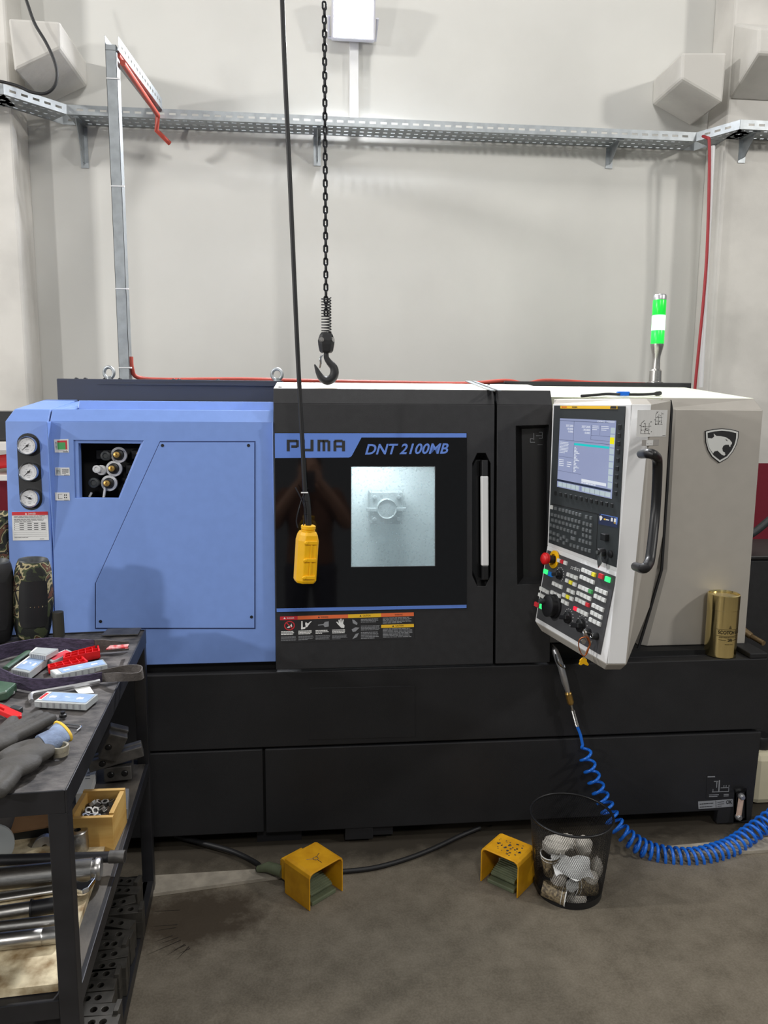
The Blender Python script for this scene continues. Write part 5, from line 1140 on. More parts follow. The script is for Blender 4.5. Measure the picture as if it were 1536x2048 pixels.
# lifting sling: a band standing on edge
sl = thing('lifting_sling', 'worn purple webbing sling with grey eyes draped across the workbench', 'sling', loc=T(120, 1330))
def ribbon(pts, h0, h1, m_, name, th=.0035):
    P = smoothpath(pts, 6); N = len(P); rings = []
    for k, p in enumerate(P):
        t = (P[min(k+1, N-1)]-P[max(k-1, 0)]); t.z = 0; t.normalize(); n = V((-t.y, t.x, 0)); h = h0+(h1-h0)*k/(N-1); lean = n*.004*math.sin(k*.35)
        rings.append([p-n*th/2, p+n*th/2, p+n*th/2+lean+V((0, 0, h)), p-n*th/2+lean+V((0, 0, h))])
    b_ = MB(); b_.loft(rings); return b_.build(name, m_, sl, smooth=40)
ribbon([T(-40, 1338), T(-5, 1322), T(30, 1311), T(75, 1304), T(120, 1303), T(160, 1304), T(190, 1306)], .040, .038, M_SLING, 'band')
ribbon([T(190, 1306), T(215, 1304), T(240, 1302), T(258, 1300)], .038, .026, M_SLNG2, 'eye_sleeve')
ribbon([T(-40, 1352), T(0, 1366), T(40, 1378), T(85, 1384), T(130, 1380), T(170, 1371), T(205, 1364)], .040, .026, M_SLING, 'band')
e_ = lambda x, y: T(x, y, ZT_+.012)
ribbon([T(205, 1364), e_(232, 1363), e_(262, 1362), e_(280, 1360), e_(287, 1354), e_(278, 1347), e_(250, 1346), e_(215, 1352), T(190, 1360)], .022, .020, M_SLNG2, 'eye_sleeve')
b_ = MB(); b_.plate([T(212, 1300, ZT_+.04), T(255, 1296, ZT_+.035), T(258, 1290, ZT_+.04), T(220, 1293, ZT_+.045)], (0, 0, .003)); b_.plate([T(250, 1298, ZT_+.02), T(258, 1296, ZT_+.02), T(258, 1296, ZT_+.036), T(250, 1298, ZT_+.036)], (0, .003, 0)); b_.build('sling_label', mat('red_white_label', (214, 200, 198), .6, col2=(196, 40, 44), scale=40), sl)
# clear insert boxes
def cbox(px, lbl, h=.016, name='insert_box', arrows=True, group='clear insert boxes on the workbench', z0=ZT_, mlab=None, redmark=False):
    tp = [T(x, y, z0+h) for x, y in px]                          # near-left, near-right, far-right, far-left
    t = thing(name, lbl, 'box', group, loc=sum(tp, V())/4-V((0, 0, h)))
    b_ = MB(); b_.plate(tp, (0, 0, -h)); b_.build('case', M_CLEAR, t, bevel=.0015)
    L_ = Label(tp[0], tp[1], tp[2], tp[3], .0)
    L_.b.bm.free(); L_.b = MB(); L_.rect(0, .13, .1, .97, .9, .0006)
    L_.rect(1, .02, .1, .11, .9, .0006)
    if arrows:
        for u in (.25, .78): L_.poly(1, [(u-.07, .45), (u-.03, .30), (u-.03, .38), (u+.06, .38), (u+.06, .56), (u-.03, .56), (u-.03, .64)], .0009)
        L_.poly(1, [(.46, .5), (.56, .48), (.58, .52), (.48, .55)], .0009)
    if redmark: L_.rect(2, .03, .2, .09, .8, .0009)
    L_.b.build('label_card', [mlab or M_LBL, M_WPRINT, M_RPR], t, norm=False)
    b_ = MB()
    for k in range(1, 8):
        p = tp[0].lerp(tp[1], k/8)+V((0, 0, -h*.5)); n = (tp[0]-tp[3]).normalized(); b_.obox((0, 0, 0), (.004, .0016, h*.7), frame(p+n*.0004, (tp[1]-tp[0]), (0, 0, 1)))
    b_.build('box_rib', M_PRG, t, kind='stuff')
cbox([(68, 1402), (172, 1408), (196, 1388), (95, 1382)], 'clear insert box with pale blue label nearest the table\'s right edge', redmark=True)
cbox([(112, 1350), (215, 1329), (206, 1318), (100, 1340)], 'clear insert box lying askew in front of the red trays')
cbox([(22, 1338), (58, 1345), (96, 1316), (62, 1309)], 'clear insert box at the left between the two sling strands', h=.02)
cbox([(58, 1306), (92, 1311), (117, 1297), (72, 1294)], 'small milky box resting on the left insert box', arrows=False, h=.014, z0=ZT_+.021, mlab=M_CLEAR, group=None)
cbox([(90, 1316), (104, 1323), (146, 1303), (134, 1298)], 'narrow clear case with a red label behind the red tray', arrows=False, mlab=mat('pinkish_red_label', (206, 70, 80), .5, var=.1), group=None)
def redtray(px, n, lbl, h=.016, z0=ZT_):
    tp = [T(x, y, z0+h) for x, y in px]; t = thing('red_tray', lbl, 'tray', 'red insert trays on the workbench', loc=sum(tp, V())/4-V((0, 0, h)))
    cen = sum(tp, V())/4; ins = [p+(cen-p)*.09 for p in tp]
    b_ = MB(); b_.plate([p+V((0, 0, -h)) for p in tp], (0, 0, .002)); b_.plate(tp, (0, 0, -h), [ins]); b_.build('tray_shell', M_RED, t)
    b_ = MB(); d = (tp[1]-tp[0]).normalized()*.0008
    for k in range(1, n):
        a, c = tp[0].lerp(tp[1], k/n), tp[3].lerp(tp[2], k/n); b_.plate([a-d, a+d, c+d, c-d], (0, 0, -h))
    a, c = tp[0].lerp(tp[3], .5), tp[1].lerp(tp[2], .5); e = (tp[3]-tp[0]).normalized()*.0008
    b_.plate([a-e, c-e, c+e, a+e], (0, 0, -h)); b_.build('divider', M_RED, t, kind='stuff')
redtray([(97, 1336), (176, 1322), (164, 1311), (95, 1329)], 5, 'red divided tray with open cells next to the askew insert box')
redtray([(126, 1316), (200, 1301), (197, 1289), (128, 1307)], 5, 'red divided tray behind the other red tray, tipped on its side', h=.022)
# long hex key and small hex key
def hexkey(pts, r, lbl, m_=M_ALU): b_ = MB(); b_.tube(smoothpath(pts, 5), r, 6); return b_.build('hex_key', m_, smooth=25, label=lbl, cat='hex key')
hexkey([T(63, 1402, ZT_+.006), T(61, 1396, ZT_+.006), T(63, 1389, ZT_+.006), T(72, 1386, ZT_+.006), T(110, 1379, ZT_+.006), T(150, 1372, ZT_+.006), T(200, 1362, ZT_+.008)], .0055, 'long pale bent hex key lying behind the nearest insert box')
hexkey([T(120, 1447.5), T(140, 1449), T(158, 1451.5), T(162, 1453), T(160, 1456), T(153, 1462)], .0022, 'small chrome hex key lying beside the glove cuff', M_CHROME)
b_ = MB(); b_.plate([T(148, 1377), T(158, 1388), T(188, 1386), T(178, 1371)], (0, 0, .0008)); b_.build('paper_card', M_PAPER, label='small white paper card under the long hex key', cat='card')
b_ = MB(); b_.plate([T(-20, 1396), T(20, 1393), T(31, 1387), T(0, 1386), T(-20, 1387)], (0, 0, .008)); b_.build('plastic_scrap', M_CLEAR, bevel=.002, label='white plastic offcut at the left edge below the green case', cat='plastic piece')
M_DGRN = mat('dark_green_plastic', (44, 74, 56), .4, col2=(70, 96, 78), scale=20)
b_ = MB(); b_.plate([T(-25, 1392, ZT_+.022), T(14, 1382, ZT_+.022), T(34, 1365, ZT_+.022), T(-2, 1360, ZT_+.022)], (0, 0, -.022)); b_.build('green_case', M_DGRN, bevel=.004, label='dark green plastic case at the left edge of the bench', cat='case')
b_ = MB(); b_.tube([T(11, 1336, ZT_+.008), T(30, 1322, ZT_+.008), T(57, 1303, ZT_+.008)], [.007, .008, .008], 8, flat=(.6, 1.2)); b_.build('green_stick', M_DGRN, smooth=40, label='dark green scraper handle between the sling and the insert box', cat='handle')
# red handled tool
rt = thing('red_cutter', 'red and grey utility tool lying by the gloves at the left', 'tool', loc=T(25, 1430))
b_ = MB(); b_.plate([T(-25, 1404, ZT_+.006), T(-25, 1420, ZT_+.006), T(30, 1444, ZT_+.006), T(44, 1441, ZT_+.006), T(44, 1435, ZT_+.006), T(0, 1416, ZT_+.006)], (0, 0, .012), [[T(-15, 1419, ZT_+.006), T(8, 1431, ZT_+.006), T(10, 1427, ZT_+.006), T(-15, 1414, ZT_+.006)]]); b_.build('red_grip', M_RED, rt, bevel=.002)
b_ = MB(); b_.plate([T(-25, 1411), T(16, 1423), T(30, 1420), T(-10, 1406)], (0, 0, .006)); b_.build('blade', M_STEEL, rt)
b_ = MB(); b_.plate([T(20, 1426), T(38, 1431), T(47, 1425), T(28, 1420)], (0, 0, .014)); b_.build('slider', M_PLAS2, rt, bevel=.002)
b_ = MB(); b_.tube([T(-20, 1404, ZT_+.004), T(10, 1412, ZT_+.004), T(27, 1421, ZT_+.004)], .003, 6); b_.build('red_edge', M_DRED, rt)
# gloves
def glove(name, lbl, tubes, ell, cuff=None, hem=None):
    t = thing(name, lbl, 'glove', 'work gloves on the bench', loc=ell[0][0])
    b_ = MB()
    for c, rx, ry, rz, ang in ell: b_.ball((0, 0, 0), (rx, ry, rz), 10, Matrix.Translation(c) @ Matrix.Rotation(ang, 4, 'Z'))
    for pts, r in tubes: b_.tube(smoothpath(pts, 4), r, 10); b_.ball(pts[-1], r*.98, 6); b_.ball(pts[0], r*.98, 6)
    o = b_.build('glove_body', M_GLOVE, t, smooth=80)
    rm = o.modifiers.new('remesh', 'REMESH'); rm.mode = 'VOXEL'; rm.voxel_size = .0032; rm.use_smooth_shade = True
    sm = o.modifiers.new('smooth', 'SMOOTH'); sm.iterations = 6; sm.factor = .6
    if cuff:
        b_ = MB(); b_.loft(cuff); b_.build('cuff', M_CUFF, t, smooth=70)
    if hem:
        b_ = MB(); b_.tube(hem, .0032, 6, closed=True); b_.build('hem', M_HEM, t, smooth=60)
G_ = lambda x, y, o=.016: T(x, y, ZT_+o)
def oval(c, ax, w_, h_, n=16): ax = V(ax).normalized(); return [c+ax*(w_*math.cos(2*math.pi*k/n))+V((0, 0, max(-c.z+ZT_+.0015, h_*math.sin(2*math.pi*k/n)))) for k in range(n)]
cx_ = (G_(152, 1484)-G_(108, 1448)).normalized()
c1, c2, c3 = G_(82, 1490, .018), G_(108, 1478, .018), G_(126, 1462, .016)
ell = [(G_(58, 1512), .052, .034, .018, .75), (G_(76, 1495), .030, .028, .018, .6), (G_(30, 1535), .05, .034, .017, .75)]
glove('work_glove', 'grey coated work glove with blue-grey cuff and yellow hem, nearest the table edge',
      [([G_(20, 1540), G_(-5, 1565), G_(-30, 1590)], .015), ([G_(34, 1540), G_(22, 1560), G_(0, 1583)], .0135), ([G_(12, 1530), G_(-15, 1545), G_(-40, 1560)], .0145), ([G_(60, 1490), G_(30, 1500), G_(5, 1515)], .013)], ell,
      [oval(c1, cx_, .034, .017), oval(c2, cx_, .036, .017), oval(c3, cx_, .044, .013)], oval(c3, cx_, .0445, .0135))
glove('work_glove', 'grey coated work glove behind, its fingers reaching towards the cuff of the other',
      [([G_(-5, 1492), G_(35, 1472), G_(70, 1455), G_(103, 1438)], .0125), ([G_(0, 1482), G_(40, 1462), G_(75, 1446), G_(92, 1434)], .0125), ([G_(-10, 1472), G_(30, 1455), G_(62, 1438), G_(78, 1430)], .012), ([G_(-10, 1475), G_(12, 1455), G_(26, 1442)], .013)],
      [(G_(-22, 1490), .05, .036, .018, .6), (G_(5, 1482), .03, .03, .016, .6)])
b_ = MB(); b_.lathe([(.0125, .001), (.0158, 0), (.0158, .008), (.0172, .009), (.0172, .018), (.0165, .020), (.0130, .020), (.0122, .018), (.0125, .001)], Matrix.Translation(T(121, 1509)), 28); b_.build('ring_nut', mat('dull_nickel', (222, 214, 190), .35, .85, var=.12, scale=80), smooth=30, label='dull steel ring nut standing on the bench in front of the cuff', cat='nut')
b_ = MB(); b_.lathe([(0, 0), (.008, 0), (.008, .006), (.005, .008), (.005, .013), (0, .013)], Matrix.Translation(T(126, 1434)), 16); b_.build('small_knob', M_PLAS, smooth=30, label='tiny black knob lying near the insert box', cat='knob')

# ------------------------------------------------------------------ on the shelf
ZS = ZSH+.001
def S_(x, y, z=ZS): return PZ(x, y, z)
tp = [S_(151, 1588, ZS+.03), S_(178, 1586, ZS+.03), S_(193, 1541, ZS+.03), S_(192, 1521, ZS+.03), S_(181, 1522, ZS+.03)]
wb_ = thing('white_box', 'long white printed carton on the shelf behind the wooden box', 'carton', loc=sum(tp, V())/5-V((0, 0, .03)))
b_ = MB(); b_.plate(tp, (0, 0, -.03)); b_.build('carton_body', M_PAPER, wb_)
L_ = Label(tp[0], tp[1], tp[3], tp[4], 0); L_.b.bm.free(); L_.b = MB()
for k, v in enumerate((.42, .5, .58, .62, .74)): L_.rect(0, .3, v, .8-.1*(k % 3), v+.018)
L_.b.build('carton_print', [M_PRK], wb_, norm=False)
# steel tool holders
def block(px, z, d, lbl, extra=None):
    t = thing('tool_holder', lbl, 'tool holder', 'steel tool holders on the shelf', loc=S_(*px[0]))
    b_ = MB(); b_.plate([S_(x, y, z) for x, y in px], V(d)); b_.build('holder_body', M_DKST, t, bevel=.003); return t
cH = S_(240, 1552)
def holder(px, py, z, size, rot, lbl, hole=0):
    c = S_(px, py, z); t = thing('tool_holder', lbl, 'tool holder', 'steel tool holders on the shelf', loc=c)
    M = Matrix.Translation(c) @ rot; sx, sy, sz = size
    b_ = MB(); b_.obox((0, 0, 0), size, M); b_.obox((0, sy*.25, sz*.5), (sx, sy*.5, sz*.2), M); b_.build('holder_body', M_DKST, t, bevel=.003)
    b_ = MB()
    for k in range(max(1, hole)):
        b_.lathe([(0, .002), (.006, .002), (.008, 0), (.010, 0), (.011, -.003)], M @ Matrix.Translation((-sx*.25+sx*.5*k, -sy/2-.0003, 0)) @ Matrix.Rotation(math.pi/2, 4, 'X'), 14)
    b_.build('clamp_screw', M_PLAS, t, smooth=30)
    return t
RZ = lambda a, b=0, c=0: Matrix.Rotation(math.radians(a), 4, 'Z') @ Matrix.Rotation(math.radians(b), 4, 'Y') @ Matrix.Rotation(math.radians(c), 4, 'X')
holder(238, 1537, ZS+.03, (.078, .07, .045), RZ(8), 'dark steel tool holder lying lowest of the three on the shelf', 2)
holder(232, 1513, ZS+.078, (.155, .042, .034), RZ(14, -10), 'long grey steel tool holder resting across the dark one', 1)
holder(226, 1487, ZS+.125, (.055, .05, .085), RZ(18, 24, 10), 'steel tool holder tilted upright at the back of the stack', 1)
# wooden box with nuts
fl0, fr0 = S_(140, 1707), S_(228, 1703); hB = .10
fr1 = S_(228, 1703); k_ = PP(227, 1634, fr0, bv).z-ZS; hB = max(.07, min(.13, k_))
br0 = PZ(233, 1581, ZS+hB); 
ex = (fr0-fl0).normalized(); wB = (fr0-fl0).length; ey = V((-ex.y, ex.x, 0)); dB = max(.12, min(.3, (br0-fr0).dot(ey)))
WM = frame(fl0, ex, (0, 0, 1))
wbx = thing('wooden_box', 'open pine box holding loose metal parts on the workbench shelf', 'wooden box', loc=fl0+ex*wB/2+ey*dB/2)
for nm, a, c in (('side_board', (0, 0, 0), (wB, .012, hB*1.0)), ('side_board', (0, dB-.012, 0), (wB, dB, hB*1.08)), ('end_board', (0, .012, 0), (.012, dB-.012, hB*1.05)), ('end_board', (wB-.012, .012, 0), (wB, dB-.012, hB*1.05)), ('bottom_board', (.012, .012, 0), (wB-.012, dB-.012, .01))):
    b_ = MB(); b_.box(a, c, WM); b_.build(nm, M_PLY, wbx, bevel=.001)
b_ = MB(); b_.box((.012, .012, .01), (wB-.012, dB-.012, hB*.72), WM); b_.build('metal_chips', M_DKST, wbx, kind='stuff')
rnd = random.Random(11)
for k in range(12):
    c = WM @ V((.03+(k % 4)*(wB-.06)/3, .035+(k//4)*.034+rnd.uniform(-.006, .006), hB*.72+.009)); M = Matrix.Translation(c) @ Matrix.Rotation(rnd.uniform(-.7, .7), 4, 'X') @ Matrix.Rotation(rnd.uniform(-.7, .7), 4, 'Y')
    b_ = MB(); b_.lathe([(.006, -.005), (.0105, -.005), (.0105, .005), (.006, .005), (.006, -.005)], M, 6); b_.build('hex_nut', M_STEEL, label='loose hexagon nut lying in the wooden box', cat='nut', group='nuts in the wooden box')
c = S_(163, 1700); sc2 = thing('steel_bush', 'machined steel bush standing in front of the wooden box', 'bush', loc=c)
b_ = MB(); b_.lathe([(0, 0), (.025, 0), (.025, .048), (.0245, .049), (.0245, .066), (.023, .068), (.008, .068)], Matrix.Translation(c+V((0, -.022, 0))), 28); b_.build('bush_body', M_STEEL, sc2, smooth=30)
b_ = MB(); b_.lathe([(.009, .0683), (.008, .06), (0, .055)], Matrix.Translation(c+V((0, -.022, 0))), 6); b_.build('hex_socket', M_DARK, sc2)
cp_ = thing('clear_case', 'small clear plastic case with lid by the wooden box', 'case', loc=S_(246, 1610))
p = [S_(238, 1640, ZS+.02), S_(249, 1640, ZS+.02), S_(252, 1612, ZS+.02), S_(239, 1612, ZS+.02)]
b_ = MB(); b_.plate(p, (0, 0, -.02)); b_.build('case_base', mat('smoky_clear_plastic', (120, 122, 124), .15, trans=.5), cp_, bevel=.001)
p = [S_(249, 1618, ZS+.03), S_(255, 1618, ZS+.03), S_(258, 1577, ZS+.03), S_(250, 1577, ZS+.03)]
b_ = MB(); b_.plate(p, (0, 0, -.03)); b_.build('case_lid', M_PRG, cp_, bevel=.001)
b_ = MB(); c = S_(90, 1705); M = frame(c+V((0, 0, 0)), (1, .1, 0), (.1, -1, .1)); n_ = 16
pts = [M @ V((.034*math.cos(math.pi*k/n_), .040*math.sin(math.pi*k/n_), 0)) for k in range(n_+1)]; hole_ = [M @ V((.0075*math.cos(2*math.pi*k/12), .013+.0075*math.sin(2*math.pi*k/12), 0)) for k in range(12)]
b_.plate(pts, M.to_3x3() @ V((0, 0, -.02)), [hole_]); b_.build('half_disc', M_ALU, bevel=.002, label='half-round aluminium piece with a centre hole on the shelf', cat='metal part')
b_ = MB(); b_.plate([S_(20, 1668, ZS+.05), S_(106, 1654, ZS+.05), S_(106, 1632, ZS+.075), S_(32, 1632, ZS+.085)], (0, 0, .004)); b_.build('card_sheet', M_CARD, label='brown hardboard sheet leaning on the shelf beside the leg', cat='board')
b_ = MB(); b_.obox((0, 0, 0), (.1, .05, .045), Matrix.Translation(S_(66, 1660, ZS+.0225)) @ RZ(8)); b_.build('dark_carton', M_PLAS2, bevel=.004, label='dark box under the brown hardboard sheet', cat='box')
b_ = MB(); b_.lathe([(0, 0), (.05, 0), (.05, .012), (.04, .014), (0, .014)], frame(S_(-16, 1690, ZS+.052), (1, 0, 0), (.35, -1, .2)), 32); b_.build('round_lid', M_CLEAR, smooth=40, label='round grey lid standing on the shelf at the left edge', cat='lid')
# long bars lying across the shelf
ZB_ = ZS+.0165
def shaft(p0, p1, z, prof, name, lbl, parts=(), m_=M_STEEL, n=16, fl=None):
    a, c = PZ(p0[0], p0[1], z), PZ(p1[0], p1[1], z); t = thing(name, lbl, 'bar', 'tool bars on the shelf', loc=a.lerp(c, .5))
    b_ = MB(); pts = [a.lerp(c, u) for u, r in prof]; b_.tube(pts, [r for u, r in prof], n, flat=fl); b_.build('bar_body', m_, t, smooth=35)
    for nm, u0, u1, r, mm in parts: b_ = MB(); b_.tube([a.lerp(c, u0), a.lerp(c, u1)], r, n); b_.build(nm, mm, t, smooth=35)
    return t, a, c
z1 = ZB_+.013
shaft((-60, 1722), (250, 1713), ZS+.040, [(0, .013), (1, .013)], 'black_bar', 'long black pipe lying across the shelf, end past the leg', [('worn_end', .9, 1.0, .015, M_DKST)], m_=M_BENCH)
shaft((-60, 1764), (203, 1737), z1+.01, [(0, .026), (.93, .026), (.93, .021), (.955, .021), (.955, .026), (.985, .026), (1, .023)], 'boring_bar', 'thick steel boring bar with stepped collar, farthest of the steel bars')
t_, a_, c_ = shaft((-60, 1803), (118, 1776), z1, [(0, .012), (1, .012)], 'open_spanner', 'long steel spanner with bent open jaw by the leg', fl=(.6, 1.2))
b_ = MB(); b_.plate([PZ(150, 1768, z1), PZ(163, 1773, z1), PZ(175, 1772, z1), PZ(193, 1758, z1), PZ(191, 1766, z1), PZ(178, 1784, z1), PZ(165, 1790, z1), PZ(140, 1783, z1), PZ(112, 1782, z1), PZ(112, 1773, z1)], (0, 0, .012)); b_.build('jaw', M_CHROME, t_, bevel=.002)
shaft((-60, 1836), (63, 1817), z1, [(0, .016), (1, .016)], 'drill_holder', 'steel bar with a black knurled chuck end', [('chuck_end', 1.0, 1.42, .0165, M_PLAS), ('flange', .985, 1.02, .02, M_PLAS)])
shaft((-60, 1862), (118, 1842), z1, [(0, .0135), (1, .0135)], 'flat_bar', 'flat-sided steel bar second from the front', fl=(1, 1))
shaft((-60, 1890), (119, 1869), z1+.003, [(0, .017), (.80, .017), (.81, .0158), (.83, .017), (1, .017)], 'steel_shaft', 'round steel shaft nearest the front of the shelf')
# ------------------------------------------------------------------ chuck jaws on the bottom shelf
jaws = [((240, 1761), (257, 1762)), ((236, 1780), (254, 1780)), ((226, 1808), (245, 1803)), ((240, 1820), (261, 1818)), ((221, 1843), (241, 1846)), ((211, 1868), (238, 1868)), ((212, 1888), (228, 1887)), ((206, 1911), (228, 1907)), ((203, 1932), (224, 1929)), ((189, 1949), (212, 1947)), ((180, 1972), (201, 1970)), ((174, 1997), (196, 1995)), ((187, 2019), (210, 2018)), ((183, 2045), (206, 2043))]
words = ['farthest', 'second farthest', 'third from the far end', 'fourth, jutting out towards the floor', 'fifth from the far end', 'sixth from the far end', 'seventh from the far end', 'eighth from the far end', 'ninth from the far end', 'fifth from the near end', 'fourth from the near end', 'third from the near end', 'second from the near end', 'nearest']
zj = .128
for k, (h0, h1) in enumerate(jaws):
    A_, B_ = PZ(*h0, zj), PZ(*h1, zj); ex = (B_-A_).normalized(); ey = V((-ex.y, ex.x, 0)); d = (B_-A_).length
    t = thing('chuck_jaw', 'dark steel chuck jaw with two holes under the bench, '+words[k], 'chuck jaw', 'chuck jaws on the bottom shelf', loc=A_.lerp(B_, .5)-V((0, 0, zj-.047)))
    yb_ = .0185; l0, l1 = .028, .036
    out = [A_-ex*l0-ey*yb_, B_+ex*l1-ey*yb_, B_+ex*l1+ey*yb_, A_-ex*l0+ey*yb_]
    hs = [[c+.0085*(math.cos(2*math.pi*j/12)*ex+math.sin(2*math.pi*j/12)*ey) for j in range(12)] for c in (A_, B_)]
    b_ = MB(); b_.plate(out, (0, 0, -.03), hs); b_.plate([p-V((0, 0, .03)) for p in out], (0, 0, -(zj-.03-.047)))
    if k % 3 == 0: b_.plate([B_+ex*(l1-.012)-ey*yb_, B_+ex*l1-ey*yb_, B_+ex*l1+ey*yb_, B_+ex*(l1-.012)+ey*yb_], (0, 0, .01))
    b_.build('jaw_body', mat('blackened_steel', (74, 71, 66), .55, .5, var=.2, scale=40), t, bevel=.0012)
# ------------------------------------------------------------------ glimpses beside the machine
t = thing('side_rack', 'white rack edge with a dark box behind the lathe, far left', 'rack', loc=(-1.3, .55, 0))
b_ = MB(); b_.box((-1.75, .35, 1.39), (-1.02, .8, 1.42)); b_.box((-1.75, .35, 1.28), (-1.02, .8, 1.30)); b_.box((-1.06, .36, 0), (-1.03, .40, 1.28)); b_.box((-1.75, .36, 0), (-1.71, .40, 1.39)); b_.box((-1.06, .72, 0), (-1.03, .76, 1.39)); b_.build('rack_shelf', M_CREAM, t, bevel=.002)
p0 = PY(0, 856, .5)
b_ = MB(); b_.box((-1.5, .42, 1.421), (-1.075, .7, 1.53)); b_.build('dark_case', M_PLAS, bevel=.005, label='black box on the white rack at the far left', cat='box')
b_ = MB(); b_.obox((0, 0, 0), (.16, .06, .05), Matrix.Translation((-1.14, .45, 1.345)) @ RZ(0, -8)); b_.build('red_tool', M_RED, bevel=.01, label='red tool lying on the lower rack board at the far left', cat='tool')
b_ = MB(); c = PY(-8, 1110, .1); b_.lathe([(0, 0), (.11, 0), (.115, .08), (.10, .20), (.098, .21), (.085, .19), (.0, .16)], Matrix.Translation((c.x-.035, .12, .98)), 24); bag = b_.build('camouflage_bag', M_CAMO, smooth=50, label='round camouflage bag beside the left end of the lathe', cat='bag')
b_ = MB(); b_.box((-1.45, .0, 0), (-1.0, .30, .979)); b_.build('black_cabinet', M_PLAS, bevel=.006, label='low black cabinet under the camouflage bag at the far left', cat='cabinet')
ck = thing('tool_trolley', 'dark trolley at the right end of the lathe beyond the gold tin', 'trolley', loc=(2.0, .5, 0))
b_ = MB(); b_.box((1.74, .34, .08), (2.3, .7, .95)); b_.build('trolley_body', M_BLK, ck, bevel=.01)
b_ = MB(); b_.box((1.73, .33, .95), (2.31, .71, .965)); b_.build('trolley_top', M_PLAS, ck, bevel=.004)
for x in (1.78, 2.26):
    b_ = MB(); b_.lathe([(0, -.015), (.04, -.015), (.04, .015), (0, .015)], frame((x, .40, .04), (0, 0, 1), (1, 0, 0)), 16); b_.build('caster', M_RUB, ck, smooth=40)
b_ = MB(); b_.tube(smoothpath([PY(1490, 1075, .5), PY(1512, 1062, .5), PY(1545, 1035, .5), PY(1580, 1010, .5)], 6), .016, 10); b_.build('grey_hose', M_PLAS2, smooth=60, label='dark hose rising at the right end of the lathe against the red wall', cat='hose')
rc = thing('red_clamp', 'red and silver clamp hanging at the right end of the lathe', 'clamp', loc=PY(1515, 1170, .40))
b_ = MB(); b_.tube([PY(1500, 1128, .40), PY(1512, 1142, .40), PY(1530, 1162, .40)], .018, 8, flat=(1, .7)); b_.build('clamp_grip', M_DRED, rc, smooth=40)
b_ = MB(); b_.plate([PY(1514, 1155, .39), PY(1528, 1162, .39), PY(1505, 1205, .39), PY(1497, 1203, .39)], (0, .006, 0)); b_.plate([PY(1502, 1150, .39), PY(1509, 1155, .39), PY(1500, 1175, .39), PY(1493, 1172, .39)], (0, .006, 0)); b_.build('clamp_bar', M_CHROME, rc)
jg = PY(1538, 1585, .12)
jug = thing('plastic_jug', 'milky plastic jug with black cap on the floor at the right end of the lathe', 'jug', loc=(jg.x+.07, .22, 0))
b_ = MB(); b_.box((1.735, .12, 0), (1.93, .33, .21)); b_.build('jug_body', M_JUG, jug, bevel=.025)
b_ = MB(); b_.lathe([(0, .21), (.04, .21), (.04, .25), (.035, .26), (0, .26)], Matrix.Translation((1.80, .2, 0)), 16); b_.build('jug_cap', M_PLAS, jug, smooth=40)

# ------------------------------------------------------------------ the photographer, seen as a dim reflection in the glossy door
PX0, PYY = .0, -2.86
man = thing('person', 'person in brown T-shirt and jeans holding up a phone, reflected in the glossy door', 'person', loc=(PX0, PYY, 0))
M_SKIN = mat('skin', (196, 150, 124), .55, var=.05); M_TEE = mat('brown_cotton', (116, 78, 58), .85, var=.06, bump=.2, bscale=120); M_JEAN = mat('dark_denim', (52, 56, 68), .85, var=.1, bump=.2, bscale=200); M_HAIR = mat('dark_hair', (44, 36, 32), .7, var=.1)
W_ = lambda x, y, z: V((PX0+x, PYY+y, z))
def fuse(o, vox, it=6):
    rm = o.modifiers.new('remesh', 'REMESH'); rm.mode = 'VOXEL'; rm.voxel_size = vox; rm.use_smooth_shade = True
    sm = o.modifiers.new('smooth', 'SMOOTH'); sm.iterations = it; sm.factor = .5
def limb(mb, pts, rad, fl=None): P = smoothpath(pts, 4); R_ = [rad[min(k//4, len(rad)-1)]+(rad[min(k//4+1, len(rad)-1)]-rad[min(k//4, len(rad)-1)])*(k % 4)/4 for k in range(len(P))]; mb.tube(P, R_, 14, flat=fl); mb.ball(P[0], R_[0]*.98, 7); mb.ball(P[-1], R_[-1]*.98, 7)
def oring(z, hw_, hd_, y0=0): return [W_(hw_*math.cos(2*math.pi*k/20), y0+hd_*math.sin(2*math.pi*k/20), z) for k in range(20)]
b_ = MB()
b_.loft([oring(.90, .15, .10), oring(1.0, .155, .105), oring(1.12, .14, .10), oring(1.28, .165, .11), oring(1.40, .175, .105), oring(1.47, .12, .08), oring(1.51, .06, .06, .01)])
limb(b_, [W_(0, .01, 1.46), W_(0, .03, 1.56)], [.058, .052])
b_.ball(W_(0, .05, 1.635), (.074, .095, .112), 12); b_.ball(W_(0, .09, 1.575), (.05, .055, .05), 8); b_.ball(W_(0, .147, 1.622), (.013, .018, .024), 6); b_.ball(W_(0, .138, 1.585), (.024, .01, .008), 6)
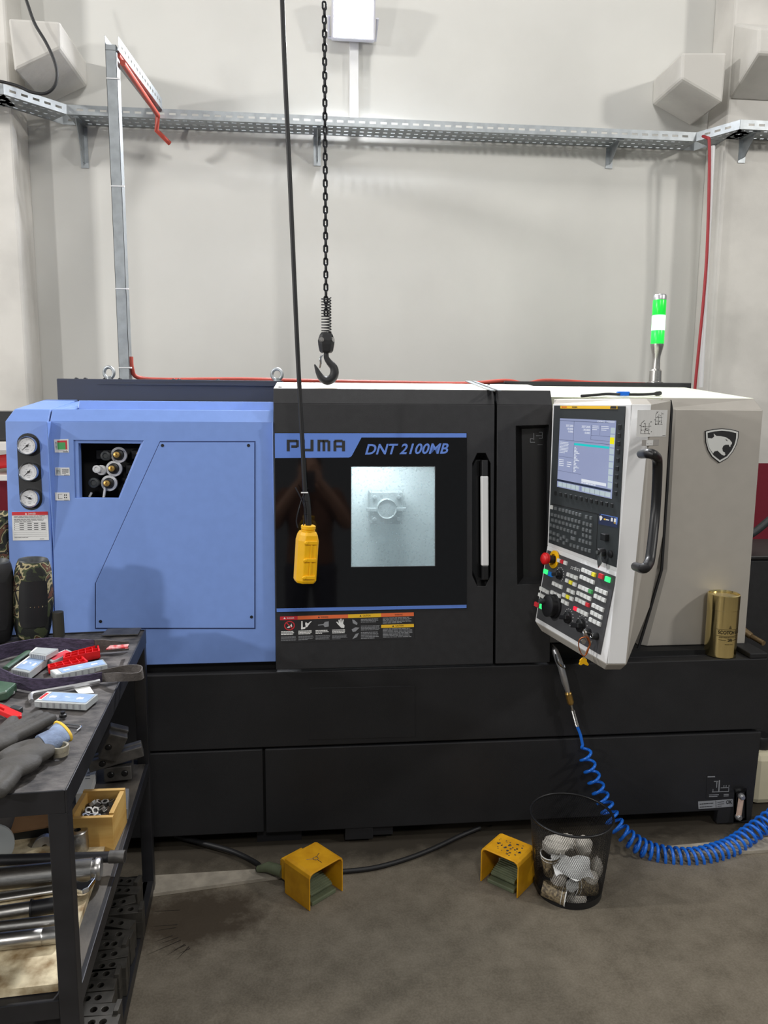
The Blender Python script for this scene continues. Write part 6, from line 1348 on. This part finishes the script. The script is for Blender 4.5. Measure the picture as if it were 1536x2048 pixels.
for s in (-1, 1):
    b_.ball(W_(s*.076, .04, 1.628), (.01, .02, .032), 6); b_.ball(W_(s*.03, .136, 1.645), (.016, .009, .01), 6)
    limb(b_, [W_(s*.185, 0, 1.415), W_(s*.26, .06, 1.22), W_(s*.20, .20, 1.33), W_(s*.075, .305, 1.50)], [.058, .046, .042, .028])
    b_.ball(W_(s*.062, .318, 1.535), (.022, .02, .044), 8)
    for k in range(4): limb(b_, [W_(s*.062, .326, 1.515+.021*k), W_(s*.042, .335, 1.52+.021*k), W_(s*.024, .331, 1.521+.021*k)], [.010, .009, .007])
    limb(b_, [W_(s*.06, .312, 1.52), W_(s*.045, .318, 1.545), W_(s*.026, .320, 1.56)], [.011, .010, .008])
    limb(b_, [W_(s*.09, 0, .92), W_(s*.11, .01, .5), W_(s*.125, -.02, .09)], [.088, .058, .042])
o = b_.build('body', M_SKIN, man, smooth=80); fuse(o, .006)
b_ = MB(); b_.loft([oring(.93, .175, .125), oring(1.05, .168, .12), oring(1.14, .158, .113), oring(1.28, .178, .122), oring(1.40, .188, .117), oring(1.475, .125, .09), oring(1.495, .075, .075, .01)])
for s in (-1, 1): limb(b_, [W_(s*.17, 0, 1.42), W_(s*.225, .03, 1.31), W_(s*.25, .05, 1.25)], [.075, .066, .066])
o = b_.build('tee_shirt', M_TEE, man, smooth=80); fuse(o, .008)
b_ = MB(); b_.loft([oring(.84, .165, .118), oring(.94, .168, .118), oring(.985, .166, .116)])
for s in (-1, 1): limb(b_, [W_(s*.09, 0, .90), W_(s*.11, .01, .5), W_(s*.127, -.02, .08)], [.102, .074, .064])
o = b_.build('jeans', M_JEAN, man, smooth=80); fuse(o, .009)
b_ = MB(); b_.ball(W_(0, .035, 1.665), (.083, .098, .092), 10)
for v in b_.bm.verts:
    if v.co.y > PYY+.115 and v.co.z < 1.70: v.co.y = PYY+.10
    if v.co.z < 1.62: v.co.z = 1.62
b_.build('hair', M_HAIR, man, smooth=60)
for s in (-1, 1):
    b_ = MB(); b_.loft([[W_(s*.13+.045*math.cos(2*math.pi*k/14), .05+.13*math.sin(2*math.pi*k/14), 0) for k in range(14)], [W_(s*.13+.045*math.cos(2*math.pi*k/14), .05+.125*math.sin(2*math.pi*k/14), .05) for k in range(14)], [W_(s*.13+.036*math.cos(2*math.pi*k/14), .0+.05*math.sin(2*math.pi*k/14), .10) for k in range(14)]]); b_.build('shoe', M_PLAS, man, smooth=60)
b_ = MB(); b_.box((-.038, -2.518, 1.495), (.038, -2.509, 1.578)); b_.box((-.038, -2.518, 1.43), (.038, -2.509, 1.495)); b_.build('phone', M_PLAS, bevel=.004, label='dark phone held up by the reflected person', cat='phone')
